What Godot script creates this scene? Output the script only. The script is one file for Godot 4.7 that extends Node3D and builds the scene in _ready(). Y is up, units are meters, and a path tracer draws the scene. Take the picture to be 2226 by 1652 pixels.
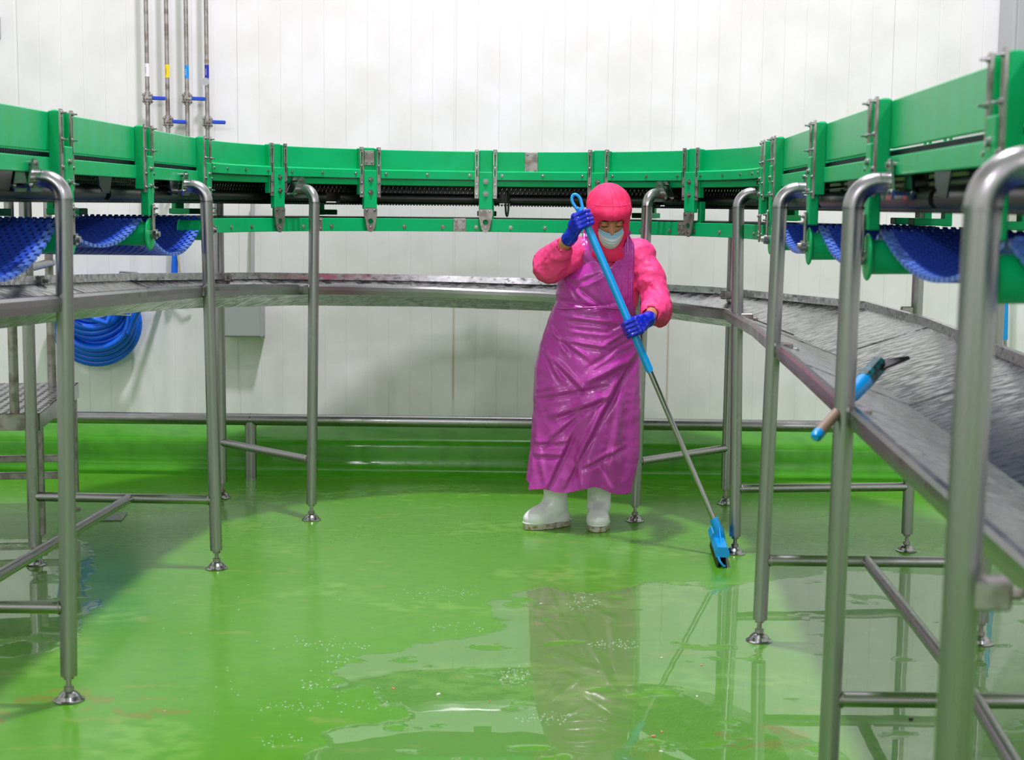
extends Node3D
# A wet hygiene-area floor inside a U-shaped conveyor, with one cleaner. Metres, y up, camera at the origin of x and z.

const PC := Vector2(-0.13, -6.05)      # centre of the conveyor's bend (x, z)
const PR := 1.13                       # radius of the inner guard
const LEFT_LEN := 4.55
const BEND_LEN := PI * PR
var M := {}
var shared := {}

# ------------------------------------------------------------------ mesh builder
class MB:
	var v := PackedVector3Array()
	var n := PackedVector3Array()
	var uv := PackedVector2Array()
	func tri(a: Vector3, b: Vector3, c: Vector3, na: Vector3, nb: Vector3, nc: Vector3, ua := Vector2.ZERO, ub := Vector2.ZERO, uc := Vector2.ZERO) -> void:
		var g := (b - a).cross(c - a)
		if g.length_squared() < 1e-18:
			return
		if g.dot(na + nb + nc) > 0.0:      # front faces run clockwise
			v.append_array([a, c, b]); n.append_array([na, nc, nb]); uv.append_array([ua, uc, ub])
		else:
			v.append_array([a, b, c]); n.append_array([na, nb, nc]); uv.append_array([ua, ub, uc])
	func quad(a: Vector3, b: Vector3, c: Vector3, d: Vector3, na: Vector3, nb: Vector3, nc: Vector3, nd: Vector3) -> void:
		tri(a, b, c, na, nb, nc)
		tri(a, c, d, na, nc, nd)
	func flat(pts: Array, out: Vector3) -> void:
		for i in range(1, pts.size() - 1):
			tri(pts[0], pts[i], pts[i + 1], out, out, out)
	func box(xf: Transform3D, s: Vector3, bev := 0.0) -> void:
		var h := s * 0.5
		bev = minf(bev, minf(h.x, minf(h.y, h.z)) * 0.9)
		for ax in 3:
			var b1: int = (ax + 1) % 3
			var c1: int = (ax + 2) % 3
			for sg in [-1.0, 1.0]:
				var pts := []
				for q in [[-1, -1], [1, -1], [1, 1], [-1, 1]]:
					var p := Vector3.ZERO
					p[ax] = sg * h[ax]; p[b1] = q[0] * (h[b1] - bev); p[c1] = q[1] * (h[c1] - bev)
					pts.append(xf * p)
				var o := Vector3.ZERO
				o[ax] = sg
				flat(pts, (xf.basis * o).normalized())
		if bev <= 0.0:
			return
		for ax in 3:
			var b1: int = (ax + 1) % 3
			var c1: int = (ax + 2) % 3
			for sb in [-1.0, 1.0]:
				for sc in [-1.0, 1.0]:
					var pts := []
					for q in [[-1, 0], [1, 0], [1, 1], [-1, 1]]:
						var p := Vector3.ZERO
						p[ax] = q[0] * (h[ax] - bev)
						p[b1] = sb * (h[b1] - (bev if q[1] == 0 else 0.0))
						p[c1] = sc * (h[c1] - (0.0 if q[1] == 0 else bev))
						pts.append(xf * p)
					var o := Vector3.ZERO
					o[b1] = sb; o[c1] = sc
					flat(pts, (xf.basis * o).normalized())
		for sx in [-1.0, 1.0]:
			for sy in [-1.0, 1.0]:
				for sz in [-1.0, 1.0]:
					var o := Vector3(sx, sy, sz)
					flat([xf * Vector3(sx * h.x, sy * (h.y - bev), sz * (h.z - bev)), xf * Vector3(sx * (h.x - bev), sy * h.y, sz * (h.z - bev)), xf * Vector3(sx * (h.x - bev), sy * (h.y - bev), sz * h.z)], (xf.basis * o).normalized())
	func tube(pts: Array, radii, seg := 16, caps := true) -> void:
		var m := pts.size()
		var up := Vector3.UP
		var t0: Vector3 = (pts[1] - pts[0]).normalized()
		if absf(t0.dot(up)) > 0.9:
			up = Vector3.RIGHT
		var side := t0.cross(up).normalized()
		var rings := []
		var norms := []
		for i in m:
			var t: Vector3
			if i == 0: t = pts[1] - pts[0]
			elif i == m - 1: t = pts[m - 1] - pts[m - 2]
			else: t = (pts[i + 1] - pts[i]).normalized() + (pts[i] - pts[i - 1]).normalized()
			t = t.normalized()
			side = (side - t * side.dot(t)).normalized()
			var bi := t.cross(side)
			var r: float = radii if not (radii is Array or radii is PackedFloat32Array) else radii[i]
			var ring := []
			var nn := []
			for k in seg + 1:
				var a := TAU * k / seg
				var d := side * cos(a) + bi * sin(a)
				ring.append(pts[i] + d * r); nn.append(d)
			rings.append(ring); norms.append(nn)
			if caps and (i == 0 or i == m - 1):
				for k in seg:
					var o := -t if i == 0 else t
					tri(pts[i], ring[k], ring[k + 1], o, o, o)
		for i in m - 1:
			for k in seg:
				quad(rings[i][k], rings[i][k + 1], rings[i + 1][k + 1], rings[i + 1][k], norms[i][k], norms[i][k + 1], norms[i + 1][k + 1], norms[i + 1][k])
	func lathe(xf: Transform3D, prof: Array, seg := 20) -> void:   # prof: Vector2(radius, y), crisp at each point
		for i in prof.size() - 1:
			var a: Vector2 = prof[i]
			var b: Vector2 = prof[i + 1]
			var d := b - a
			var nn := Vector2(d.y, -d.x).normalized()
			for k in seg:
				var p := []
				var q := []
				for kk in [k, k + 1]:
					var an: float = TAU * kk / seg
					var e := Vector3(cos(an), 0, sin(an))
					p.append(xf * (e * a.x + Vector3.UP * a.y)); p.append(xf * (e * b.x + Vector3.UP * b.y))
					q.append((xf.basis * (e * nn.x + Vector3.UP * nn.y)).normalized())
				quad(p[0], p[2], p[3], p[1], q[0], q[1], q[1], q[0])
	func sweep(fr: Array, prof: Array, caps := true) -> void:
		# fr: Transform3D whose x axis is outward and y up; prof: closed polygon of Vector2(outward, y)
		var area := 0.0
		for i in prof.size():
			area += prof[i].cross(prof[(i + 1) % prof.size()])
		var sg := 1.0 if area > 0.0 else -1.0
		for i in prof.size():
			var a: Vector2 = prof[i]
			var b: Vector2 = prof[(i + 1) % prof.size()]
			var d := (b - a).normalized()
			var nn := Vector2(d.y, -d.x) * sg
			for k in fr.size() - 1:
				var f0: Transform3D = fr[k]
				var f1: Transform3D = fr[k + 1]
				var n0 := (f0.basis.x * nn.x + f0.basis.y * nn.y).normalized()
				var n1 := (f1.basis.x * nn.x + f1.basis.y * nn.y).normalized()
				quad(f0 * Vector3(a.x, a.y, 0), f0 * Vector3(b.x, b.y, 0), f1 * Vector3(b.x, b.y, 0), f1 * Vector3(a.x, a.y, 0), n0, n0, n1, n1)
		if caps:
			var ids := Geometry2D.triangulate_polygon(PackedVector2Array(prof))
			for e in [[0, 1], [fr.size() - 1, fr.size() - 2]]:
				var f: Transform3D = fr[e[0]]
				var o: Vector3 = (f.origin - fr[e[1]].origin).normalized()
				for t in range(0, ids.size(), 3):
					var p0: Vector2 = prof[ids[t]]
					var p1: Vector2 = prof[ids[t + 1]]
					var p2: Vector2 = prof[ids[t + 2]]
					tri(f * Vector3(p0.x, p0.y, 0), f * Vector3(p1.x, p1.y, 0), f * Vector3(p2.x, p2.y, 0), o, o, o)
	func prism(xf: Transform3D, poly: Array, depth: float) -> void:   # polygon in xy, from z -depth/2 to +depth/2
		var f0 := xf.translated_local(Vector3(0, 0, -depth / 2))
		var f1 := xf.translated_local(Vector3(0, 0, depth / 2))
		sweep([f0, f1], poly)
	func plate_hole(xf: Transform3D, poly: Array, c: Vector2, r: float, th: float, seg := 24) -> void:
		var outer := []
		for k in seg:
			var d := Vector2.from_angle(TAU * k / seg)
			var best := 0.001
			for i in poly.size():
				var hit = Geometry2D.segment_intersects_segment(c, c + d * 10.0, poly[i], poly[(i + 1) % poly.size()])
				if hit != null:
					best = maxf(best, c.distance_to(hit))
			outer.append(c + d * best)
		for k in seg:
			var k2 := (k + 1) % seg
			var i0 := c + Vector2.from_angle(TAU * k / seg) * r
			var i1 := c + Vector2.from_angle(TAU * k2 / seg) * r
			for s in [-1.0, 1.0]:
				var z: float = s * th / 2
				var o := (xf.basis * Vector3(0, 0, s)).normalized()
				flat([xf * Vector3(i0.x, i0.y, z), xf * Vector3(outer[k].x, outer[k].y, z), xf * Vector3(outer[k2].x, outer[k2].y, z), xf * Vector3(i1.x, i1.y, z)], o)
			var eo: Vector2 = (outer[k2] - outer[k]).orthogonal()
			if eo.dot(outer[k] - c) < 0: eo = -eo
			for pr in [[outer[k], outer[k2], eo.normalized()], [i0, i1, (c - (i0 + i1) / 2).normalized()]]:
				var o2 := (xf.basis * Vector3(pr[2].x, pr[2].y, 0)).normalized()
				flat([xf * Vector3(pr[0].x, pr[0].y, -th / 2), xf * Vector3(pr[1].x, pr[1].y, -th / 2), xf * Vector3(pr[1].x, pr[1].y, th / 2), xf * Vector3(pr[0].x, pr[0].y, th / 2)], o2)
	func mesh(shift := Vector3.ZERO) -> ArrayMesh:
		var a := []
		a.resize(Mesh.ARRAY_MAX)
		if shift != Vector3.ZERO:
			for i in v.size():
				v[i] -= shift
		a[Mesh.ARRAY_VERTEX] = v; a[Mesh.ARRAY_NORMAL] = n; a[Mesh.ARRAY_TEX_UV] = uv
		var m := ArrayMesh.new()
		m.add_surface_from_arrays(Mesh.PRIMITIVE_TRIANGLES, a)
		return m

# ------------------------------------------------------------------ scene helpers
var taken := {}
func numbered(called: String) -> String:
	var k: int = taken.get(called, 0)
	taken[called] = k + 1
	return called if k == 0 else "%s_%03d" % [called, k]

func tag(o: Node, label: String, category: String, group := "") -> void:
	o.set_meta("label", label); o.set_meta("category", category)
	if group != "": o.set_meta("group", group)

func thing(called: String, at: Vector3, label: String, category: String, group := "") -> Node3D:
	var o := Node3D.new()
	o.name = numbered(called); add_child(o); o.position = at
	tag(o, label, category, group)
	return o

func origin_of(p: Node) -> Vector3:
	var o := Vector3.ZERO
	while p is Node3D and p != self:
		o += p.position; p = p.get_parent()
	return o

func put(mb: MB, called: String, mat: Material, parent: Node3D) -> MeshInstance3D:   # geometry given in world metres
	var o := MeshInstance3D.new()
	o.name = called
	o.mesh = mb.mesh(origin_of(parent)); o.material_override = mat
	parent.add_child(o, true)
	return o

func top(mb: MB, called: String, mat: Material, at: Vector3, label: String, category: String, group := "") -> MeshInstance3D:
	var o := MeshInstance3D.new()
	o.name = numbered(called); o.mesh = mb.mesh(at); o.material_override = mat; o.position = at
	add_child(o); tag(o, label, category, group)
	return o

func structure(mb: MB, called: String, mat: Material, parent: Node3D = self) -> MeshInstance3D:
	var o := put(mb, called, mat, parent)
	if parent == self: o.set_meta("kind", "structure")
	return o

func inst(mesh: Mesh, called: String, mat: Material, parent: Node3D, xf: Transform3D) -> MeshInstance3D:   # xf in world
	var o := MeshInstance3D.new()
	o.name = called; o.mesh = mesh; o.material_override = mat
	xf.origin -= origin_of(parent)
	o.transform = xf
	parent.add_child(o, true)
	return o

func look(dir: Vector3, up := Vector3.UP) -> Basis:   # basis whose y axis points along dir
	var y := dir.normalized()
	if absf(y.dot(up)) > 0.95: up = Vector3.BACK
	var x := y.cross(up).normalized()
	return Basis(x, y, x.cross(y))

func mat(called: String, col: Color, rough := 0.5, metal := 0.0, spec := 0.5) -> StandardMaterial3D:
	var m := StandardMaterial3D.new()
	m.resource_name = called
	m.albedo_color = col; m.roughness = rough; m.metallic = metal; m.metallic_specular = spec
	M[called] = m
	return m

func noise_tex(seed_: int, freq: float, cols: Array, offs: Array, size := 512, octaves := 5, ridged := false) -> NoiseTexture2D:
	var f := FastNoiseLite.new()
	f.seed = seed_; f.frequency = freq; f.fractal_octaves = octaves
	f.noise_type = FastNoiseLite.TYPE_SIMPLEX_SMOOTH
	if ridged: f.fractal_type = FastNoiseLite.FRACTAL_RIDGED
	var t := NoiseTexture2D.new()
	t.width = size; t.height = size; t.seamless = true; t.noise = f; t.generate_mipmaps = false
	var g := Gradient.new()
	g.offsets = PackedFloat32Array(offs); g.colors = PackedColorArray(cols)
	t.color_ramp = g
	return t

func triplanar(m: StandardMaterial3D, scale: Vector3) -> void:
	m.uv1_triplanar = true; m.uv1_world_triplanar = true; m.uv1_scale = scale

# ------------------------------------------------------------------ the conveyor's path
func path(s: float) -> Array:    # [point (x, z), outward (x, z)]
	if s < LEFT_LEN:
		var e := LEFT_LEN - s
		return [Vector2(-1.26 - 0.045 * e, PC.y + e), Vector2(-1, -0.045).normalized()]
	if s < LEFT_LEN + BEND_LEN:
		var a := PI - (s - LEFT_LEN) / PR
		var o := Vector2(cos(a), -sin(a))
		return [PC + o * PR, o]
	var d := s - LEFT_LEN - BEND_LEN
	return [Vector2(1.0 - 0.052 * d, PC.y + d), Vector2(1, 0.052).normalized()]

func frame(s: float, o := 0.0, y := 0.0) -> Transform3D:     # x outward, y up
	var p := path(s)
	var x := Vector3(p[1].x, 0, p[1].y)
	return Transform3D(Basis(x, Vector3.UP, x.cross(Vector3.UP)), Vector3(p[0].x, y, p[0].y) + x * o)

func frames(s0: float, s1: float, o := 0.0, y := 0.0, step := 0.045) -> Array:
	var r := []
	var k := maxi(1, int(ceil((s1 - s0) / step)))
	for i in k + 1:
		r.append(frame(lerpf(s0, s1, float(i) / k), o, y))
	return r

func rect(o0: float, o1: float, y0: float, y1: float, b := 0.0) -> Array:
	if b <= 0.0:
		return [Vector2(o0, y0), Vector2(o1, y0), Vector2(o1, y1), Vector2(o0, y1)]
	return [Vector2(o0 + b, y0), Vector2(o1 - b, y0), Vector2(o1, y0 + b), Vector2(o1, y1 - b), Vector2(o1 - b, y1), Vector2(o0 + b, y1), Vector2(o0, y1 - b), Vector2(o0, y0 + b)]

func sheet(line: Array, th: float) -> Array:     # an open line given a thickness
	var a := []
	var b := []
	for i in line.size():
		var d := Vector2.ZERO
		if i > 0: d += (line[i] - line[i - 1]).normalized()
		if i < line.size() - 1: d += (line[i + 1] - line[i]).normalized()
		var q := d.normalized().orthogonal() * th * 0.5
		a.append(line[i] + q); b.push_front(line[i] - q)
	return a + b

# ------------------------------------------------------------------ build
func _ready() -> void:
	setup_view()
	make_materials()
	build_room()
	build_floor()
	build_conveyor()
	build_return_belt()
	build_tray()
	build_supports()
	build_rail()
	build_wall_pipes()
	build_hose()
	build_wall_bits()
	build_platform()
	build_squeegee()
	build_scraper()
	build_person()
	build_water()

func setup_view() -> void:
	var cam := Camera3D.new()
	cam.name = "camera"
	add_child(cam)
	cam.position = Vector3(0, 1.45, 0)
	cam.rotation = Vector3(-atan(380.0 / 3200.0), 0, 0.0112)
	cam.keep_aspect = Camera3D.KEEP_HEIGHT
	var lens := CameraAttributesPhysical.new()
	lens.frustum_focal_length = 12.0 * 3200.0 / 826.0
	lens.frustum_focus_distance = 6.5
	lens.exposure_aperture = 4.6
	lens.frustum_near = 0.05; lens.frustum_far = 100.0
	cam.attributes = lens
	cam.fov = rad_to_deg(2.0 * atan(826.0 / 3200.0))
	cam.current = true
	var env := Environment.new()
	env.background_mode = Environment.BG_COLOR
	env.background_color = Color(0.0, 0.0, 0.0)
	env.tonemap_mode = Environment.TONE_MAPPER_LINEAR
	env.tonemap_exposure = EXPOSURE
	env.sdfgi_enabled = true; env.ssao_enabled = true; env.ssil_enabled = true
	var we := WorldEnvironment.new()
	we.name = "environment"; we.environment = env
	add_child(we)
	var glow := StandardMaterial3D.new()
	glow.resource_name = "lamp_diffuser"
	glow.albedo_color = Color(0.95, 0.95, 0.95); glow.emission_enabled = true; glow.emission = Color(0.97, 0.943, 1.0); glow.emission_energy_multiplier = 2.0
	mat("lamp_housing", Color(0.75, 0.76, 0.77), 0.4, 0.0)
	for i in LAMPS.size():
		var at: Vector3 = LAMPS[i][0]
		var sz: Vector2 = LAMPS[i][2]
		var t := thing("ceiling_lamp", at + Vector3(0, 0.13, 0), LAMPS[i][3], "lamp", "ceiling lamps over the hall")
		var mb := MB.new()
		mb.box(Transform3D(Basis(), at + Vector3(0, 0.075, 0)), Vector3(sz.x + 0.06, 0.09, sz.y + 0.06), 0.01)
		put(mb, "housing", M.lamp_housing, t)
		mb = MB.new()
		mb.box(Transform3D(Basis(), at + Vector3(0, 0.02, 0)), Vector3(sz.x, 0.016, sz.y), 0.0)
		put(mb, "diffuser_light", glow, t)
		for dx in [-0.3, 0.3]:
			mb = MB.new()
			mb.tube([at + Vector3(dx * sz.x, 0.1, 0), Vector3(at.x + dx * sz.x, CEIL, at.z)], 0.004, 6)
			put(mb, "hanger", M.lamp_housing, t)
		var l := AreaLight3D.new()
		l.name = "lamp_light"
		l.area_size = sz
		l.area_normalize_energy = true
		l.light_energy = LAMPS[i][1]
		l.light_color = Color(0.975, 0.937, 1.0)
		l.shadow_enabled = true
		l.area_range = 30.0
		l.position = at - (at + Vector3(0, 0.13, 0))
		l.rotation = Vector3(-PI / 2, 0, 0)
		t.add_child(l)
	for q in HALL_LAMPS:
		var at: Vector3 = q[0]
		var t := thing("hall_lamp", at + Vector3(0, 0.2, 0), q[2], "lamp", "round lamps in the rear of the hall")
		var mb := MB.new()
		mb.lathe(Transform3D(Basis(), at), [Vector2(0.0, -0.11), Vector2(0.06, -0.10), Vector2(0.10, -0.05), Vector2(0.115, 0.0), Vector2(0.10, 0.05), Vector2(0.06, 0.10)], 20)
		put(mb, "globe_light", glow, t)
		mb = MB.new()
		mb.lathe(Transform3D(Basis(), at), [Vector2(0.0, 0.10), Vector2(0.07, 0.10), Vector2(0.05, 0.17), Vector2(0.0, 0.18)], 16)
		put(mb, "cap", M.lamp_housing, t)
		mb = MB.new()
		mb.tube([at + Vector3(0, 0.17, 0), Vector3(at.x, CEIL, at.z)], 0.008, 8)
		put(mb, "stem", M.lamp_housing, t)
		var l := OmniLight3D.new()
		l.name = "lamp_light"
		l.light_energy = q[1]; l.light_size = 0.1; l.light_color = Color(0.975, 0.937, 1.0)
		l.omni_range = 40.0; l.omni_attenuation = 2.0; l.shadow_enabled = true
		l.position = Vector3(0, -0.2, 0)
		t.add_child(l)

const EXPOSURE := 0.86
const CEIL := 7.8
const LAMPS := [
	[Vector3(0.05, 7.3, -4.0), 10.0, Vector2(0.4, 0.4), "square white ceiling lamp over the middle of the green floor"],
	[Vector3(0.05, 7.3, -5.5), 54.0, Vector2(0.4, 0.4), "square white ceiling lamp over the bend of the conveyor"],
]
# round lamps hung lower in the rest of the hall, behind the camera
const HALL_LAMPS := [
	[Vector3(-2.2, 4.4, 2.2), 6.2, "round white hall lamp nearest the left leg of the conveyor"],
	[Vector3(2.2, 4.4, 2.2), 6.2, "round white hall lamp nearest the right leg of the conveyor"],
	[Vector3(-2.2, 4.4, 5.4), 6.2, "round white hall lamp by the rear wall, on the hose side"],
	[Vector3(2.2, 4.4, 5.4), 6.2, "round white hall lamp by the rear wall, on the cabinet side"],
]

func make_materials() -> void:
	mat("panel", Color(0.92, 0.92, 0.91), 0.42)
	M.panel.albedo_texture = noise_tex(3, 0.01, [Color(0.96, 0.96, 0.95), Color(1, 1, 1)], [0.2, 0.7], 512, 6)
	triplanar(M.panel, Vector3(0.4, 0.4, 0.4))
	mat("joint", Color(0.80, 0.79, 0.75), 0.6)
	mat("joint_stain", Color(0.74, 0.67, 0.50), 0.7)
	mat("ceiling_paint", Color(0.86, 0.86, 0.86), 0.7)
	mat("steel", Color(0.63, 0.625, 0.63), 0.34, 1.0)
	M.steel.roughness_texture = noise_tex(7, 0.02, [Color(0.75, 0.75, 0.75), Color(1, 1, 1)], [0.3, 0.7], 256, 5)
	triplanar(M.steel, Vector3(1.2, 0.25, 1.2))
	mat("steel_dull", Color(0.68, 0.66, 0.65), 0.46, 0.9)
	M.steel_dull.albedo_texture = noise_tex(17, 0.02, [Color(0.78, 0.75, 0.72), Color(1, 1, 1)], [0.25, 0.6], 256, 5)
	triplanar(M.steel_dull, Vector3(2.5, 2.5, 2.5))
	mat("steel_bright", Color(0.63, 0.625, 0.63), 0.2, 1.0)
	mat("tray_steel", Color(0.80, 0.80, 0.805), 0.38, 0.95)
	M.tray_steel.albedo_texture = noise_tex(21, 0.03, [Color(0.58, 0.58, 0.59), Color(0.92, 0.92, 0.92), Color(1, 1, 1)], [0.20, 0.31, 0.7], 512, 5)
	M.tray_steel.roughness_texture = noise_tex(22, 0.02, [Color(0.45, 0.45, 0.45), Color(1, 1, 1)], [0.3, 0.65], 512, 5)
	triplanar(M.tray_steel, Vector3(1.3, 2.2, 2.6))
	mat("green_plastic", Color(0.0, 0.68, 0.41), 0.42, 0.0, 0.32)
	M.green_plastic.albedo_texture = noise_tex(31, 0.01, [Color(0.93, 0.96, 0.92), Color(1, 1, 1)], [0.3, 0.6], 256, 4)
	triplanar(M.green_plastic, Vector3(1.5, 1.5, 1.5))
	mat("green_wet", Color(0.04, 0.69, 0.43), 0.33, 0.0, 0.4)
	M.green_wet.albedo_texture = noise_tex(33, 0.012, [Color(0.9, 0.98, 0.9), Color(1, 1, 1)], [0.4, 0.62], 512, 5)
	triplanar(M.green_wet, Vector3(2.2, 0.6, 2.2))
	mat("black_plastic", Color(0.035, 0.035, 0.045), 0.38)
	mat("belt_edge", Color(0.03, 0.07, 0.16), 0.5)
	mat("belt_blue", Color(0.18, 0.32, 0.76), 0.32)
	mat("belt_pale", Color(0.32, 0.47, 0.80), 0.36)
	mat("hose_blue", Color(0.01, 0.40, 0.90), 0.33)
	mat("tool_blue", Color(0.01, 0.60, 0.88), 0.33)
	mat("valve_blue", Color(0.02, 0.26, 0.74), 0.4)
	mat("beige_hose", Color(0.75, 0.70, 0.58), 0.5)
	mat("box_grey", Color(0.68, 0.69, 0.69), 0.45, 0.15)
	mat("kerb_green", Color(0.28, 0.60, 0.12), 0.24)
	M.kerb_green.albedo_texture = noise_tex(41, 0.012, [Color(0.88, 0.92, 0.88), Color(1, 1, 1)], [0.25, 0.5], 512, 5)
	M.kerb_green.roughness_texture = noise_tex(42, 0.03, [Color(0.35, 0.35, 0.35), Color(1, 1, 1)], [0.35, 0.6], 512, 4)
	triplanar(M.kerb_green, Vector3(0.8, 0.8, 0.8))
	mat("rubber_white", Color(0.80, 0.78, 0.74), 0.5)
	mat("rubber_dark", Color(0.08, 0.06, 0.06), 0.5)
	mat("grime_wood", Color(0.55, 0.47, 0.38), 0.55)
	mat("rust", Color(0.42, 0.25, 0.13), 0.8)
	mat("label_white", Color(0.92, 0.92, 0.93), 0.4)
	mat("label_yellow", Color(0.95, 0.83, 0.0), 0.4)
	mat("label_sky", Color(0.0, 0.56, 0.88), 0.4)
	mat("label_navy", Color(0.13, 0.17, 0.62), 0.4)
	mat("ink", Color(0.25, 0.25, 0.3), 0.5)
	mat("head_grime", Color(0.02, 0.42, 0.46), 0.5)
	M.head_grime.albedo_texture = noise_tex(51, 0.03, [Color(0.35, 0.45, 0.35), Color(0.9, 1, 1)], [0.35, 0.6], 256, 4)
	triplanar(M.head_grime, Vector3(6, 6, 6))
	mat("scrap_pink", Color(0.9, 0.55, 0.45), 0.5)
	mat("scrap_white", Color(0.92, 0.9, 0.85), 0.5)
	var dr := mat("drop", Color(0.95, 1, 0.95, 0.25), 0.03)
	dr.transparency = BaseMaterial3D.TRANSPARENCY_ALPHA
	var w := mat("water", Color(1, 1, 1, 0.02), 0.0)
	w.transparency = BaseMaterial3D.TRANSPARENCY_ALPHA

# ------------------------------------------------------------------ room
func build_room() -> void:
	var zb := -8.2
	# back wall: a carrier and the lined sandwich panels in front of it, 1.2 m each
	var mb := MB.new()
	mb.box(Transform3D(Basis(), Vector3(0, CEIL / 2, zb - 0.16)), Vector3(11.2, CEIL, 0.2))
	var wall := structure(mb, "wall_back", M.joint)
	var x_seams := [-5.13]
	while x_seams[-1] < 5.2: x_seams.append(x_seams[-1] + 1.2)
	for i in x_seams.size() - 1:
		var x0: float = x_seams[i] + 0.004
		var x1: float = x_seams[i + 1] - 0.004
		var prof := [Vector2(x0, zb - 0.065), Vector2(x0, zb - 0.004), Vector2(x0 + 0.004, zb)]
		var k := 10
		for j in range(1, k):
			var xg: float = lerpf(x0, x1, float(j) / k)
			prof.append_array([Vector2(xg - 0.0025, zb), Vector2(xg, zb - 0.0022), Vector2(xg + 0.0025, zb)])
		prof.append_array([Vector2(x1 - 0.004, zb), Vector2(x1, zb - 0.004), Vector2(x1, zb - 0.065)])
		mb = MB.new()
		# extruded upwards: frame x -> world x, y -> world z
		var b := Basis(Vector3.RIGHT, Vector3.BACK, Vector3.DOWN)
		mb.sweep([Transform3D(b, Vector3(0, 0.2, 0)), Transform3D(b, Vector3(0, CEIL, 0))], prof)
		put(mb, "panel", M.panel, wall)
		mb = MB.new()
		mb.box(Transform3D(Basis(), Vector3(x_seams[i], CEIL / 2 + 0.6, zb - 0.006)), Vector3(0.008, CEIL - 1.2, 0.006))
		put(mb, "joint_sealant", M.panel, wall)
		mb = MB.new()
		mb.box(Transform3D(Basis(), Vector3(x_seams[i], 0.72, zb - 0.006)), Vector3(0.008, 0.96, 0.006))
		put(mb, "joint_sealant", M.panel, wall)
		if absf(x_seams[i] - 0.25) < 0.7:      # rusty dirt left in the lower joints
			mb = MB.new()
			mb.box(Transform3D(Basis(), Vector3(x_seams[i], 0.66, zb - 0.003)), Vector3(0.0032, 0.60, 0.004))
			put(mb, "joint_stain", M.joint_stain, wall)
	for s in [-1, 1]:
		mb = MB.new()
		mb.box(Transform3D(Basis(), Vector3(s * 5.6, CEIL / 2, 0.4)), Vector3(0.2, CEIL, 17.4))
		structure(mb, "wall_left" if s < 0 else "wall_right", M.panel)
	mb = MB.new()
	mb.box(Transform3D(Basis(), Vector3(0, CEIL / 2, 9.1)), Vector3(11.4, CEIL, 0.2))
	structure(mb, "wall_rear", M.panel)
	mb = MB.new()
	mb.box(Transform3D(Basis(), Vector3(0, CEIL + 0.1, 0.4)), Vector3(11.4, 0.2, 17.6))
	structure(mb, "ceiling", M.ceiling_paint)
	# green coated kerb along the foot of the back wall
	mb = MB.new()
	var kp := [Vector2(zb - 0.01, 0.250), Vector2(zb + 0.03, 0.246), Vector2(zb + 0.16, 0.217), Vector2(zb + 0.29, 0.186), Vector2(zb + 0.322, 0.172), Vector2(zb + 0.332, 0.14), Vector2(zb + 0.33, 0.09), Vector2(zb + 0.333, 0.05), Vector2(zb + 0.35, 0.022), Vector2(zb + 0.39, 0.006), Vector2(zb + 0.45, 0.0)]
	var fr := []
	var rip := FastNoiseLite.new()
	rip.seed = 5; rip.frequency = 1.4
	for i in 131:
		var x := lerpf(-5.5, 5.5, i / 130.0)
		fr.append(Transform3D(Basis(Vector3.BACK, Vector3.UP, Vector3.LEFT), Vector3(x, 0, 0.012 * rip.get_noise_1d(x))))
	smooth_sweep(mb, fr, kp)
	var kerb := structure(mb, "trim_1", M.kerb_green)
	kerb.set_meta("label", "green coated kerb sloping along the foot of the white wall")

func smooth_sweep(mb: MB, fr: Array, line: Array) -> void:     # an open line swept with smooth normals
	var ns := []
	for i in line.size():
		var d := Vector2.ZERO
		if i > 0: d += (line[i] - line[i - 1]).normalized()
		if i < line.size() - 1: d += (line[i + 1] - line[i]).normalized()
		ns.append(Vector2(-d.y, d.x).normalized())
	for k in fr.size() - 1:
		var f0: Transform3D = fr[k]
		var f1: Transform3D = fr[k + 1]
		for i in line.size() - 1:
			var a := Vector3(line[i].x, line[i].y, 0)
			var b := Vector3(line[i + 1].x, line[i + 1].y, 0)
			var na := Vector3(ns[i].x, ns[i].y, 0)
			var nb := Vector3(ns[i + 1].x, ns[i + 1].y, 0)
			if i == 0: na = -Vector3(ns[0].x, ns[0].y, 0) if false else na
			mb.quad(f0 * a, f0 * b, f1 * b, f1 * a, f0.basis * na, f0.basis * nb, f1.basis * nb, f1.basis * na)

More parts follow.
